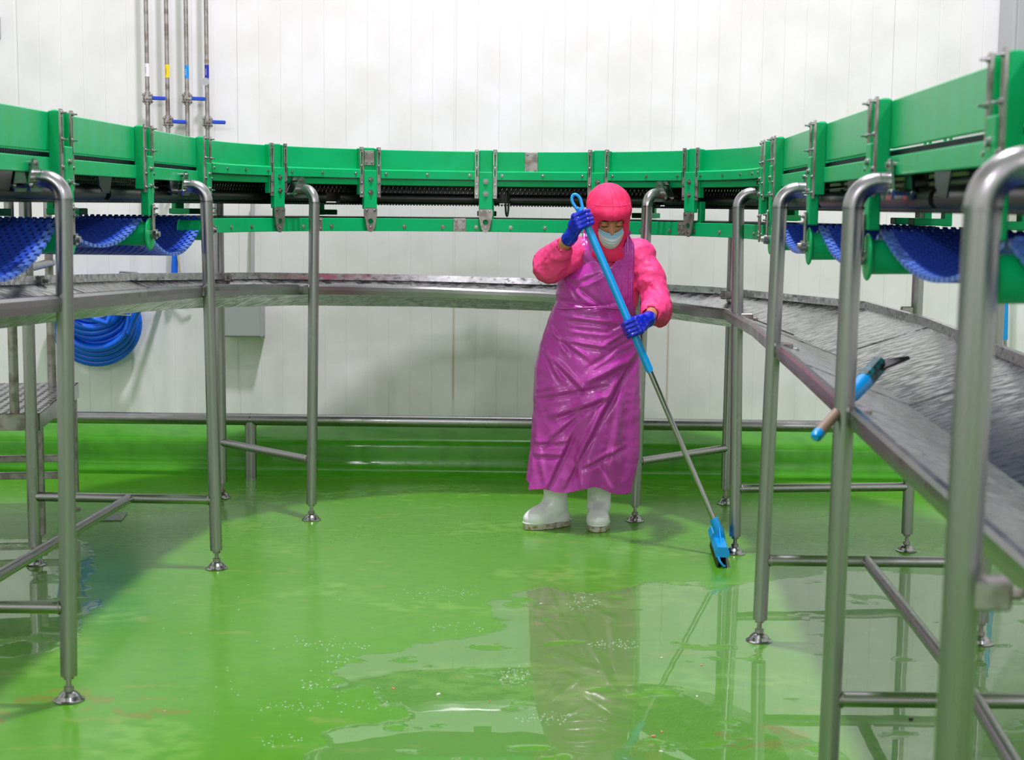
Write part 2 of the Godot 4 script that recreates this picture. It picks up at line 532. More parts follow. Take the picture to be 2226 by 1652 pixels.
func build_floor() -> void:
	var side := 1024
	var ext := 6.4
	var im := Image.create(side, side, false, Image.FORMAT_RGB8)
	var ir := Image.create(side, side, false, Image.FORMAT_L8)
	var na := FastNoiseLite.new(); na.seed = 11; na.frequency = 0.9; na.fractal_octaves = 5
	var nb := FastNoiseLite.new(); nb.seed = 12; nb.frequency = 2.2; nb.fractal_octaves = 4
	var nc := FastNoiseLite.new(); nc.seed = 13; nc.frequency = 9.0; nc.fractal_octaves = 3
	var base := Color(0.325, 0.59, 0.12)
	var pale := Color(0.50, 0.70, 0.33)
	var tan := Color(0.55, 0.58, 0.33)
	var rust := Color(0.43, 0.53, 0.15)
	var marks := [Vector3(-1.30, 0.17, -4.16), Vector3(-1.02, 0.14, -4.1), Vector3(0.70, 0.16, -3.92), Vector3(-1.5, 0.12, -4.0)]
	for j in side:
		var z := -8.2 + ext * (j + 0.5) / side
		for i in side:
			var x := -3.2 + ext * (i + 0.5) / side
			var a := na.get_noise_2d(x, z * 1.6)
			var b := nb.get_noise_2d(x * 0.8 + 7.0, z * 2.6)
			var c := nc.get_noise_2d(x, z * 1.5)
			var col := base
			col = col.lerp(pale, clampf((a - 0.18) * 2.2, 0.0, 0.40) * clampf(0.6 + c * 1.6, 0.0, 1.0))
			col = col.lerp(tan, clampf((b - 0.38) * 5.0, 0.0, 0.35) * clampf(0.3 + c * 3.0, 0.0, 1.0))
			for m in marks:
				var d := Vector2(x - m.x, (z - m.z) * 1.3).length()
				if d < m.y * 0.85 and b + c * 0.8 > 0.12:      # blotches of rust, as grainy patches
					col = rust
			col = Color(col.r * (1.0 + 0.05 * c), col.g * (1.0 + 0.03 * c), col.b * (1.0 + 0.05 * c))
			im.set_pixel(i, j, col)
			var r := 0.20 + 0.05 * b + 0.02 * c
			ir.set_pixel(i, j, Color(r, r, r))
	var m := mat("floor_coating", Color(1, 1, 1), 1.0)
	m.albedo_texture = ImageTexture.create_from_image(im)
	m.roughness_texture = ImageTexture.create_from_image(ir)
	var mb := MB.new()
	var c0 := Vector3(-5.7, 0, -8.4)
	var c1 := Vector3(5.7, 0, 9.2)
	var pts := [c0, Vector3(c1.x, 0, c0.z), c1, Vector3(c0.x, 0, c1.z)]
	var uvs := []
	for p in pts: uvs.append(Vector2((p.x + 3.2) / ext, (p.z + 8.2) / ext))
	mb.tri(pts[0], pts[1], pts[2], Vector3.UP, Vector3.UP, Vector3.UP, uvs[0], uvs[1], uvs[2])
	mb.tri(pts[0], pts[2], pts[3], Vector3.UP, Vector3.UP, Vector3.UP, uvs[0], uvs[2], uvs[3])
	# thickness below
	var lo := Vector3(0, -0.2, 0)
	mb.flat([pts[0] + lo, pts[1] + lo, pts[2] + lo, pts[3] + lo], Vector3.DOWN)
	for k in 4:
		var o: Vector3 = ((pts[k] + pts[(k + 1) % 4]) / 2 - (c0 + c1) / 2).normalized()
		mb.flat([pts[k], pts[(k + 1) % 4], pts[(k + 1) % 4] + lo, pts[k] + lo], o)
	structure(mb, "floor", m)

# ------------------------------------------------------------------ conveyor
const BRACKETS := [1.1, 2.0, 2.888, 3.717, 4.54, 5.215, 5.741, 6.318, 6.881, 7.424, 8.306, 8.634, 9.612, 10.576, 11.663, 12.7]
const BEND_FIRST := 4.62     # the return rail runs in the bend only
const BEND_LAST := 8.28

func bolt_mesh(r: float, head: float, stud: float) -> ArrayMesh:
	var key := "bolt%s_%s_%s" % [r, head, stud]
	if not shared.has(key):
		var mb := MB.new()
		mb.lathe(Transform3D(), [Vector2(0, 0), Vector2(r * 1.5, 0), Vector2(r * 1.5, 0.0015), Vector2(r, 0.0015), Vector2(r, head), Vector2(r * 0.8, head + 0.001), Vector2(0, head + 0.001)], 6)
		if stud > head:
			mb.lathe(Transform3D(), [Vector2(r * 0.5, head), Vector2(r * 0.5, stud), Vector2(0, stud)], 8)
		shared[key] = mb.mesh()
	return shared[key]

func bolt(parent: Node3D, f: Transform3D, o: float, y: float, a: float, r := 0.006, head := 0.005, stud := 0.0, m: Material = null) -> void:
	var p := f * Vector3(o, y, a)
	inst(bolt_mesh(r, head, stud), "bolt", m if m else M.steel_bright, parent, Transform3D(look(-f.basis.x), p))

func build_conveyor() -> void:
	var t := thing("conveyor", Vector3(PC.x, 0, PC.y), "U-shaped conveyor with bright green side guards bolted to steel straps", "conveyor")
	var mb: MB
	# running gear: carrying belt, its edge, black chain side, tube, ticks imitating glints, sprocket teeth
	mb = MB.new()
	mb.sweep(frames(0, 12.9), rect(0.045, 0.59, 1.572, 1.582))
	put(mb, "carrying_belt", M.belt_edge, t)
	mb = MB.new()
	for i in int(12.6 / 0.016):
		var s := 0.05 + i * 0.016
		mb.box(frame(s, 0.04, 1.583), Vector3(0.018, 0.012, 0.009))
	var be := put(mb, "belt_edge_links", M.belt_edge, t)
	be.set_meta("kind", "stuff")
	mb = MB.new()
	mb.sweep(frames(0, 12.9), rect(0.10, 0.11, 1.462, 1.545))
	put(mb, "side_plate", M.black_plastic, t)
	mb = MB.new()
	mb.sweep(frames(0, 12.9), rect(0.11, 0.55, 1.458, 1.466))
	put(mb, "under_plate", M.black_plastic, t)
	var runs := [[0.1, 2.2], [2.25, 3.45], [3.5, 4.75], [4.8, 5.55], [5.62, 6.38], [6.43, 7.15], [7.2, 8.2], [8.25, 9.3], [9.35, 10.9], [10.95, 12.6]]
	for r in runs:
		mb = MB.new()
		var pts := []
		for f in frames(r[0], r[1], 0.078, 1.474): pts.append(f.origin)
		mb.tube(pts, 0.027, 14)
		put(mb, "roller_tube", M.black_plastic, t)
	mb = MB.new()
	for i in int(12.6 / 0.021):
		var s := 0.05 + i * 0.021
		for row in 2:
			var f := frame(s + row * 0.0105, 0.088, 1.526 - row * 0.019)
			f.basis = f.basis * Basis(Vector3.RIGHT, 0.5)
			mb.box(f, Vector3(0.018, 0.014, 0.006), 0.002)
	var rods := put(mb, "glint_ticks", M.steel_bright, t)  # bright ticks added in place of glints on the glossy black belt
	rods.set_meta("kind", "stuff"); rods.set_meta("label", "row of small steel ticks standing in for glints on the black belt side")
	mb = MB.new()
	for i in int(12.6 / 0.014):
		var f := frame(0.05 + i * 0.014, 0.07, 1.447)
		mb.prism(f * Transform3D(Basis(Vector3.UP, PI / 2), Vector3.ZERO), [Vector2(-0.007, 0.006), Vector2(0.007, 0.006), Vector2(0.003, -0.004), Vector2(-0.002, -0.004)], 0.012)
	var teeth := put(mb, "belt_teeth", M.black_plastic, t)
	teeth.set_meta("kind", "stuff")
	# outer guard
	mb = MB.new()
	mb.sweep(frames(0, 12.9), rect(0.60, 0.615, 1.53, 1.70, 0.003))
	put(mb, "outer_guard", M.green_plastic, t)
	# inner guard, one panel from bracket to bracket
	var edge := [0.0] + BRACKETS + [12.9]
	for i in edge.size() - 1:
		var s0: float = edge[i] + (0.05 if i > 0 else 0.0)
		var s1: float = edge[i + 1] - 0.05
		if s1 - s0 < 0.06: continue
		var bend: bool = (s0 + s1) / 2 > 4.5 and (s0 + s1) / 2 < 8.3
		var m: Material = M.green_plastic if bend else M.green_wet
		mb = MB.new()
		mb.sweep(frames(s0, s1), rect(0.018, 0.032, 1.592, 1.705, 0.0025))
		put(mb, "guard_panel", m, t)
		if bend:
			mb = MB.new()
			mb.sweep(frames(s0 + 0.005, s1 - 0.005), [Vector2(-0.022, 1.570), Vector2(0.016, 1.570), Vector2(0.016, 1.612), Vector2(-0.012, 1.612), Vector2(-0.022, 1.606)])
			var lip := put(mb, "wear_strip", M.green_plastic, t)
			var nb := maxi(2, int((s1 - s0) / 0.18) + 1)
			for k in nb:
				bolt(lip, frame(lerpf(s0 + 0.03, s1 - 0.03, float(k) / (nb - 1))), -0.022, 1.590, 0, 0.0055, 0.004)
			mb = MB.new()
			mb.sweep(frames(s0, s1), rect(0.0, 0.04, 1.538, 1.566, 0.002))
			put(mb, "frame_strip", M.green_plastic, t)
		else:
			mb = MB.new()
			mb.sweep(frames(s0, s1), rect(0.012, 0.030, 1.528, 1.573, 0.002))
			put(mb, "frame_strip", M.green_wet, t)
			if s1 - s0 > 0.3:      # torn drip tab under the strip
				mb = MB.new()
				var f := frame(lerpf(s0, s1, 0.55), 0.02, 1.50)
				mb.prism(f * Transform3D(Basis(Vector3.UP, PI / 2), Vector3.ZERO), [Vector2(-0.07, 0.03), Vector2(0.07, 0.03), Vector2(0.06, 0.0), Vector2(0.03, -0.022), Vector2(-0.04, -0.026)], 0.004)
				put(mb, "guide_tab", M.black_plastic, t)
	# brackets
	for i in BRACKETS.size():
		build_bracket(t, BRACKETS[i])
	# return rail of the bend
	for r in [[BEND_FIRST, 5.46], [5.462, 6.19], [6.192, 7.36], [7.362, BEND_LAST]]:
		mb = MB.new()
		mb.sweep(frames(r[0], r[1]), rect(0.0, 0.02, 1.320, 1.381, 0.002))
		var rail := put(mb, "return_rail", M.green_plastic, t)
		var nn := maxi(2, int((r[1] - r[0]) / 0.16))
		for k in nn:
			bolt(rail, frame(lerpf(r[0] + 0.08, r[1] - 0.08, float(k) / (nn - 1))), 0.0, 1.342, 0, 0.007, 0.003, 0.0, M.steel_dull)
	mb = MB.new()
	mb.sweep(frames(BEND_FIRST, BEND_LAST), rect(0.02, 0.5, 1.378, 1.386))
	put(mb, "return_belt_bend", M.black_plastic, t)
	# joint plates
	for q in [[5.462, 1.352, 0.062, 0.052], [6.192, 1.352, 0.062, 0.06], [7.362, 1.352, 0.062, 0.05], [5.741, 1.664, 0.068, 0.052], [6.535, 1.654, 0.098, 0.064]]:
		var f := frame(q[0])
		var oo := -0.003 if q[1] < 1.4 else (-0.004 if q[0] < 6 else 0.014)
		mb = MB.new()
		mb.box(f * Transform3D(Basis(), Vector3(oo, q[1], 0)), Vector3(0.006, q[2], q[3]), 0.001)
		var pl := put(mb, "joint_plate", M.steel_dull, t)
		for a in [-1, 1]:
			for b in [-1, 1]:
				bolt(pl, f, oo - 0.003, q[1] + b * (q[2] * 0.5 - 0.012), a * (q[3] * 0.5 - 0.012), 0.005, 0.004)
	# black loop hanging under the belt
	mb = MB.new()
	var ring := []
	var fr := frame(6.42, 0.03, 1.455)
	for k in 25:
		var a := TAU * k / 24
		ring.append(fr * Vector3(0.014 * cos(a) - 0.01, 0.058 * sin(a), 0.006 * cos(a)))
	mb.tube(ring, 0.005, 8, false)
	put(mb, "hanging_loop", M.black_plastic, t)

func build_bracket(t: Node3D, s: float) -> void:
	var f := frame(s)
	var bend := s > 4.6 and s < 8.35
	var low := 1.425 if bend else 1.40
	var mb := MB.new()
	mb.box(f * Transform3D(Basis(), Vector3(0.010, 1.658, 0)), Vector3(0.02, 0.108, 0.064), 0.003)
	mb.box(f * Transform3D(Basis(), Vector3(-0.008, (low + 1.607) / 2, 0)), Vector3(0.028, 1.607 - low, 0.066), 0.003)
	for k in [-1, 1]:
		mb.box(f * Transform3D(Basis(), Vector3(0.004, 1.60, k * 0.043)), Vector3(0.030, 0.216, 0.024), 0.002)
	if bend:
		mb.box(f * Transform3D(Basis(), Vector3(0.03, 1.42, 0.03)), Vector3(0.03, 0.11, 0.02), 0.002)
	var br := put(mb, "bracket", M.green_plastic, t)
	for k in [-1, 1]:
		mb = MB.new()
		var x := -0.0145
		for q in [[1.48, 1.585, 0.0, 0.019], [1.585, 1.69, -0.0065, 0.006], [1.585, 1.69, 0.0065, 0.006], [1.69, 1.714, 0.0, 0.019]]:
			mb.box(f * Transform3D(Basis(), Vector3(x, (q[0] + q[1]) / 2, k * 0.044 + q[2])), Vector3(0.006, q[1] - q[0], q[3]))
		put(mb, "strap", M.steel_dull, br)
		for y in [1.703, 1.626, 1.545, 1.497]:
			bolt(br, f, x - 0.003, y, k * 0.044, 0.0055, 0.005, 0.016 if (y != 1.545 and not bend) else 0.0)
	for y in [1.562, 1.503]:
		bolt(br, f, -0.022, y, 0, 0.0095 if bend else 0.008, 0.007)
	# outer arm with its guide block
	mb = MB.new()
	mb.box(f * Transform3D(Basis(), Vector3(0.63, 1.50, 0)), Vector3(0.03, 0.22, 0.055), 0.003)
	mb.box(f * Transform3D(Basis(), Vector3(0.57, 1.405, 0.0)), Vector3(0.14, 0.026, 0.10), 0.003)
	for k in [-1, 1]:
		mb.box(f * Transform3D(Basis(), Vector3(0.622, 1.62, k * 0.044)), Vector3(0.008, 0.21, 0.02), 0.001)
	put(mb, "outer_arm", M.green_plastic, br)
	if bend:
		mb = MB.new()
		var g := f * Transform3D(Basis(Vector3.UP, -PI / 2), Vector3(-0.019, 0, 0))
		mb.plate_hole(g, [Vector2(-0.034, 1.432), Vector2(0.034, 1.432), Vector2(0.034, 1.40), Vector2(0.019, 1.330), Vector2(0.006, 1.316), Vector2(-0.006, 1.316), Vector2(-0.019, 1.330), Vector2(-0.034, 1.40)], Vector2(0, 1.366), 0.013, 0.006, 36)
		put(mb, "end_plate", M.steel_dull, br)
		for q in [[1.418, -0.02], [1.418, 0.02], [1.338, 0.0]]:
			bolt(br, f, -0.022, q[0], q[1], 0.0055, 0.004)
		return
	# hanger and flanged return roller of the straight runs
	mb = MB.new()
	mb.box(f * Transform3D(Basis(), Vector3(-0.028, 1.378, 0)), Vector3(0.007, 0.126, 0.024), 0.003)
	put(mb, "hanger", M.steel_dull, br)
	for y in [1.425, 1.405]:
		bolt(br, f, -0.031, y, 0, 0.006, 0.005, 0.014)
	var axis := f.basis.x
	var rf := Transform3D(look(axis), f * Vector3(-0.02, 1.335, 0))
	mb = MB.new()
	mb.lathe(rf, [Vector2(0, 0.0), Vector2(0.054, 0.002), Vector2(0.058, 0.006), Vector2(0.054, 0.010), Vector2(0.042, 0.014), Vector2(0.040, 0.12), Vector2(0.044, 0.125), Vector2(0, 0.126)], 26)
	var rol := put(mb, "return_roller", M.green_plastic, t)
	mb = MB.new()
	mb.lathe(rf, [Vector2(0, -0.03), Vector2(0.010, -0.03), Vector2(0.011, -0.02), Vector2(0.018, -0.02), Vector2(0.018, 0.0), Vector2(0.018, 0.002), Vector2(0, 0.002)], 12)
	put(mb, "spindle", M.steel_bright, rol)

func sag_y(s: float, spans: Array) -> float:
	for q in spans:
		if s >= q[0] and s <= q[1]:
			var u: float = (s - q[0]) / (q[1] - q[0])
			return lerpf(q[3], q[4], u) - 4.0 * q[2] * u * (1.0 - u)
	return 1.385

func build_return_belt() -> void:
	var sides := [
		["blue modular plastic belt sagging in loops beside the hose coil", [[0.6, 1.1, 0.05, 1.36, 1.38], [1.1, 2.0, 0.13, 1.38, 1.385], [2.0, 2.888, 0.15, 1.385, 1.385], [2.888, 3.717, 0.08, 1.385, 1.382], [3.717, 4.60, 0.135, 1.382, 1.385]], 0.6, 4.60],
		["blue modular plastic belt sagging above the hand scraper's side of the tray", [[8.30, 8.634, 0.01, 1.385, 1.385], [8.634, 9.612, 0.085, 1.385, 1.39], [9.612, 10.576, 0.09, 1.39, 1.395], [10.576, 11.663, 0.09, 1.395, 1.40], [11.663, 12.7, 0.09, 1.40, 1.40]], 8.30, 12.7],
	]
	for q in sides:
		var mid := frame((q[2] + q[3]) / 2, 0.3, 1.3)
		var t := thing("return_belt", mid.origin, q[0], "belt")
		var link := MB.new()
		var pale := MB.new()
		var rod := MB.new()
		# step along the hanging curve by arc length
		var s: float = q[2]
		var row := 0
		while s < q[3]:
			var y := sag_y(s, q[1])
			var y2 := sag_y(s + 0.004, q[1])
			var slope := (y2 - y) / 0.004
			var f := frame(s, 0.0, y)
			f.basis = f.basis * Basis(Vector3.RIGHT, atan(slope) * (1.0 if f.basis.z.dot(frame(s + 0.01).origin - frame(s).origin) < 0 else -1.0))
			rod.box(f * Transform3D(Basis(), Vector3(0.30, 0, 0)), Vector3(0.56, 0.005, 0.005))
			var off := 0.0 if row % 2 == 0 else 0.0125
			for k in 23:
				var o := 0.022 + off + k * 0.025
				if o > 0.585: continue
				(pale if k == 0 else link).box(f * Transform3D(Basis(), Vector3(o, 0.0, 0)), Vector3(0.0145, 0.010, 0.027))
			row += 1
			s += 0.0215 / sqrt(1.0 + slope * slope)
		var o1 := put(link, "belt_links", M.belt_blue, t)
		o1.set_meta("kind", "stuff")
		var o2 := put(pale, "edge_links", M.belt_pale, t)
		o2.set_meta("kind", "stuff")
		var o3 := put(rod, "hinge_pins", M.belt_edge, t)
		o3.set_meta("kind", "stuff")

# ------------------------------------------------------------------ drip tray
func tray_y(s: float) -> float:
	var q := [[0.0, 1.25], [2.4, 1.18], [4.23, 1.115], [5.0, 1.08], [6.2, 1.035], [7.4, 1.008], [8.2, 1.006], [9.3, 1.0], [10.7, 0.975], [13.5, 0.93]]
	for i in q.size() - 1:
		if s <= q[i + 1][0]:
			return lerpf(q[i][1], q[i + 1][1], (s - q[i][0]) / (q[i + 1][0] - q[i][0]))
	return 0.93

func build_tray() -> void:
	var t := thing("drip_tray", Vector3(PC.x, 0.95, PC.y), "wet stainless steel drip tray folded in segments below the green conveyor", "tray")
	var joints := [0.9, 2.2, 3.4, 4.4, 4.95, 5.5, 6.05, 6.6, 7.15, 7.85, 8.62, 9.9, 11.2, 12.5]
	var line := [Vector2(-0.052, -0.030), Vector2(-0.070, -0.028), Vector2(-0.070, 0.010), Vector2(-0.058, 0.012), Vector2(0.24, -0.10), Vector2(0.575, 0.010), Vector2(0.578, 0.042), Vector2(0.598, 0.042)]
	for i in joints.size() - 1:
		var a: float = joints[i]
		var b: float = joints[i + 1]
		var mb := MB.new()
		var fa := frame(a, 0, tray_y(a))
		var fb := frame(b, 0, tray_y(b))
		mb.sweep([fa, fb], sheet(line.slice(3), 0.003))
		var seg := put(mb, "tray_segment", M.tray_steel, t)
		mb = MB.new()
		mb.sweep([fa, fb], sheet([Vector2(-0.054, -0.034), Vector2(-0.070, -0.032), Vector2(-0.072, -0.012), Vector2(-0.072, 0.004), Vector2(-0.067, 0.012), Vector2(-0.056, 0.013)], 0.003))
		put(mb, "rolled_lip", M.steel, seg)
		# welded lap at the joint
		mb = MB.new()
		var lap := []
		for p in line.slice(3, 6): lap.append(p + Vector2(0, 0.003))
		mb.sweep([fa, frame(a + 0.03, 0, tray_y(a + 0.03))], sheet(lap, 0.003))
		put(mb, "seam_lap", M.tray_steel, seg)

# ------------------------------------------------------------------ supports
func build_foot(parent: Node3D, p: Vector3, scale := 1.0) -> void:
	var mb := MB.new()
	mb.lathe(Transform3D(Basis(), p), [Vector2(0.0, 0.0), Vector2(0.044, 0.0), Vector2(0.045, 0.003), Vector2(0.036, 0.006), Vector2(0.031, 0.016), Vector2(0.022, 0.025), Vector2(0.012, 0.029), Vector2(0, 0.029)], 26)
	var foot := put(mb, "foot", M.steel_bright, parent)
	mb = MB.new()
	mb.lathe(Transform3D(Basis(), p), [Vector2(0.008, 0.028), Vector2(0.008, 0.10), Vector2(0, 0.10)], 10)
	put(mb, "threaded_rod", M.steel_dull, foot)
	mb = MB.new()
	mb.lathe(Transform3D(Basis(), p), [Vector2(0.015, 0.029), Vector2(0.015, 0.042), Vector2(0.008, 0.042)], 6)
	put(mb, "nut", M.steel_dull, foot)
	mb = MB.new()
	mb.lathe(Transform3D(Basis(), p), [Vector2(0.008, 0.064), Vector2(0.015, 0.064), Vector2(0.015, 0.077), Vector2(0.008, 0.077)], 6)
	put(mb, "nut", M.steel_dull, foot)

func arc_pts(c: Vector3, a: Vector3, b: Vector3, r: float, k: int) -> Array:
	var out := []
	for i in k + 1:
		var an := PI / 2 * i / k
		out.append(c + a * r * cos(an) + b * r * sin(an))
	return out

const FRAMES := [
	["A", Vector2(-1.283, -4.158), Vector2(-2.02, -4.16), 0.020, 2.66, "steel pipe support frame whose crossbar takes the slanting brace from the hose side"],
	["B", Vector2(-1.167, -5.731), Vector2(-1.90, -5.76), -0.022, 4.23, "steel pipe support frame beside the step platform, below the hose coil"],
	["C", Vector2(-0.917, -6.659), Vector2(-1.424, -7.145), 0.020, 5.30, "steel pipe support frame in the bend next to the grey wall box"],
	["D", Vector2(0.578, -6.717), Vector2(1.059, -7.137), 0.025, 7.26, "steel pipe support frame standing right behind the cleaner"],
	["E", Vector2(0.949, -6.089), Vector2(1.696, -6.175), -0.027, 8.17, "steel pipe support frame whose foot stands by the blue squeegee head"],
	["F", Vector2(0.843, -4.829), Vector2(1.59, -4.83), 0.023, 9.32, "steel pipe support frame with a bare foot standing in the puddle"],
	["G", Vector2(0.775, -3.43), Vector2(1.52, -3.43), 0.010, 10.72, "steel pipe support frame with the hand scraper wedged behind its post"],
	["H", Vector2(0.600, -1.93), Vector2(1.35, -1.93), 0.010, 12.2, "thick looking steel pipe support frame past the scraper's post, towards the open end"],
]

func build_supports() -> void:
	var mids := {}
	for q in FRAMES:
		var pi: Vector2 = q[1]
		var po: Vector2 = q[2]
		var foot := Vector3(pi.x, 0, pi.y)
		var t := thing("support_frame", foot, q[5], "frame")
		var outp := path(q[4])[1] as Vector2
		var out := Vector3(outp.x, 0, outp.y)
		var head := Vector3(pi.x + q[3], 1.452, pi.y)
		var mb := MB.new()
		var base := foot.lerp(head, 0.075 / 1.452)
		mb.tube([base, head], 0.02415, 20)
		var post := put(mb, "post", M.steel, t)
		# elbow turning outwards under the guard
		mb = MB.new()
		var r := 0.058
		var pts := arc_pts(head + out * r, -out, Vector3.UP, r, 8)
		mb.tube(pts, 0.0245, 20)
		var tip: Vector3 = pts[-1]
		mb.tube([tip, tip + out * 0.02], 0.0245, 20)
		put(mb, "elbow", M.steel, post)
		mb = MB.new()
		mb.tube([head - Vector3(0, 0.003, 0), head + Vector3(0, 0.003, 0)], 0.0262, 20)
		put(mb, "weld_bead", M.steel_bright, post)
		# pair of three-cornered flanges, spacer bolts and the stub beyond
		for k in 2:
			mb = MB.new()
			var side := out.cross(Vector3.UP)
			var xf := Transform3D(Basis(side, Vector3.UP, -out), tip + out * (0.022 + k * 0.045))
			var tri := []
			for a in 3:
				for dd in [-0.22, 0.0, 0.22]:
					tri.append(Vector2.from_angle(PI / 2 + TAU * a / 3 + dd) * 0.056)
			mb.prism(xf, tri, 0.006)
			put(mb, "flange", M.steel_bright, t)
		for a in 3:
			var dv := Vector2.from_angle(PI / 2 + TAU * a / 3) * 0.042
			var sd := out.cross(Vector3.UP)
			var c0: Vector3 = tip + sd * dv.x + Vector3.UP * dv.y
			mb = MB.new()
			mb.tube([c0 + out * 0.012, c0 + out * 0.078], 0.007, 8)
			put(mb, "bolt", M.steel_bright, t)
		mb = MB.new()
		mb.tube([tip + out * 0.065, tip + out * 0.15], 0.0242, 18)
		put(mb, "stub", M.steel, t)
		build_foot(t, foot)
		# outer post and crossbar
		mb = MB.new()
		mb.tube([Vector3(po.x, 0.075, po.y), Vector3(po.x, 1.46, po.y)], 0.02415, 18)
		put(mb, "post", M.steel, t)
		build_foot(t, Vector3(po.x, 0, po.y))
		var cy := 0.278
		var ci := foot.lerp(head, cy / 1.452)
		mb = MB.new()
		mb.tube([ci, Vector3(po.x, cy, po.y)], 0.019, 16)
		put(mb, "crossbar", M.steel, t)
		mb = MB.new()
		var cd := (Vector3(po.x, cy, po.y) - ci).normalized()
		mb.tube([ci + cd * 0.022, ci + cd * 0.027], 0.0215, 16)
		put(mb, "weld_bead", M.steel_dull, t)
		mids[q[0]] = ci.lerp(Vector3(po.x, cy, po.y), 0.47)
		# clamp that carries the tray
		var ty := tray_y(q[4]) - 0.01
		var cp := foot.lerp(head, ty / 1.452)
		var cf := Transform3D(Basis(out, Vector3.UP, out.cross(Vector3.UP)), cp)
		mb = MB.new()
		mb.box(cf * Transform3D(Basis(), Vector3(0.036, 0, 0)), Vector3(0.054, 0.042, 0.040), 0.004)
		var cl := put(mb, "tray_clamp", M.steel_dull, t)
		mb = MB.new()
		mb.lathe(cf * Transform3D(look(Vector3(1, 0, 0)), Vector3(0.056, -0.002, 0)), [Vector2(0, 0), Vector2(0.013, 0), Vector2(0.013, 0.009), Vector2(0.008, 0.009), Vector2(0.008, 0.022), Vector2(0.002, 0.030), Vector2(0, 0.030)], 8)
		put(mb, "bolt", M.steel_dull, cl)
		mb = MB.new()
		mb.box(Transform3D(cf.basis, Vector3(po.x, ty + 0.03, po.y)) * Transform3D(Basis(), Vector3(-0.04, 0, 0)), Vector3(0.05, 0.04, 0.034), 0.004)
		mb.box(Transform3D(cf.basis, Vector3(po.x, ty + 0.03, po.y)) * Transform3D(Basis(), Vector3(-0.07, 0, 0)), Vector3(0.03, 0.014, 0.014), 0.003)
		put(mb, "tray_clamp", M.steel_dull, t)
		if q[0] == "B":
			mids["tB"] = t
		if q[0] == "F":
			mids["tF"] = t
		if q[0] == "G":
			mids["tG"] = t
		for b in [["A", "B", "tB"], ["F", "G", "tF"], ["G", "H", "tG"]]:
			if q[0] == b[1] if b[1] != "B" else q[0] == "B":
				var mb2 := MB.new()
				var p0: Vector3 = mids[b[0]] + (Vector3(0, 0, 0))
				var p1: Vector3 = mids[b[1]]
				mb2.tube([p0, p1], 0.019, 16)
				put(mb2, "brace", M.steel, mids[b[2]])

# ------------------------------------------------------------------ guard rail along the wall
func build_rail() -> void:
	var t := thing("guard_rail", Vector3(-1.378, 0, -7.69), "low stainless pipe guard rail in front of the green kerb", "rail")
	var mb := MB.new()
	mb.tube([Vector3(-4.8, 0.312, -7.69), Vector3(-1.382, 0.312, -7.69)], 0.031, 24)
	put(mb, "rail_pipe", M.steel, t)
	mb = MB.new()
	mb.tube([Vector3(-1.376, 0.312, -7.69), Vector3(4.8, 0.305, -7.69)], 0.031, 24)
	put(mb, "rail_pipe", M.steel, t)
	mb = MB.new()
	mb.tube([Vector3(-1.384, 0.312, -7.69), Vector3(-1.374, 0.312, -7.69)], 0.0325, 24)
	put(mb, "weld_bead", M.steel_bright, t)
	for x in [-4.4, -1.378, 2.62]:
		mb = MB.new()
		mb.tube([Vector3(x, 0.0, -7.69), Vector3(x, 0.30, -7.69)], 0.0305, 20)
		put(mb, "rail_post", M.steel, t)
		mb = MB.new()
		mb.tube([Vector3(x, 0.276, -7.69), Vector3(x, 0.284, -7.69)], 0.034, 20)
		put(mb, "weld_bead", M.steel_dull, t)

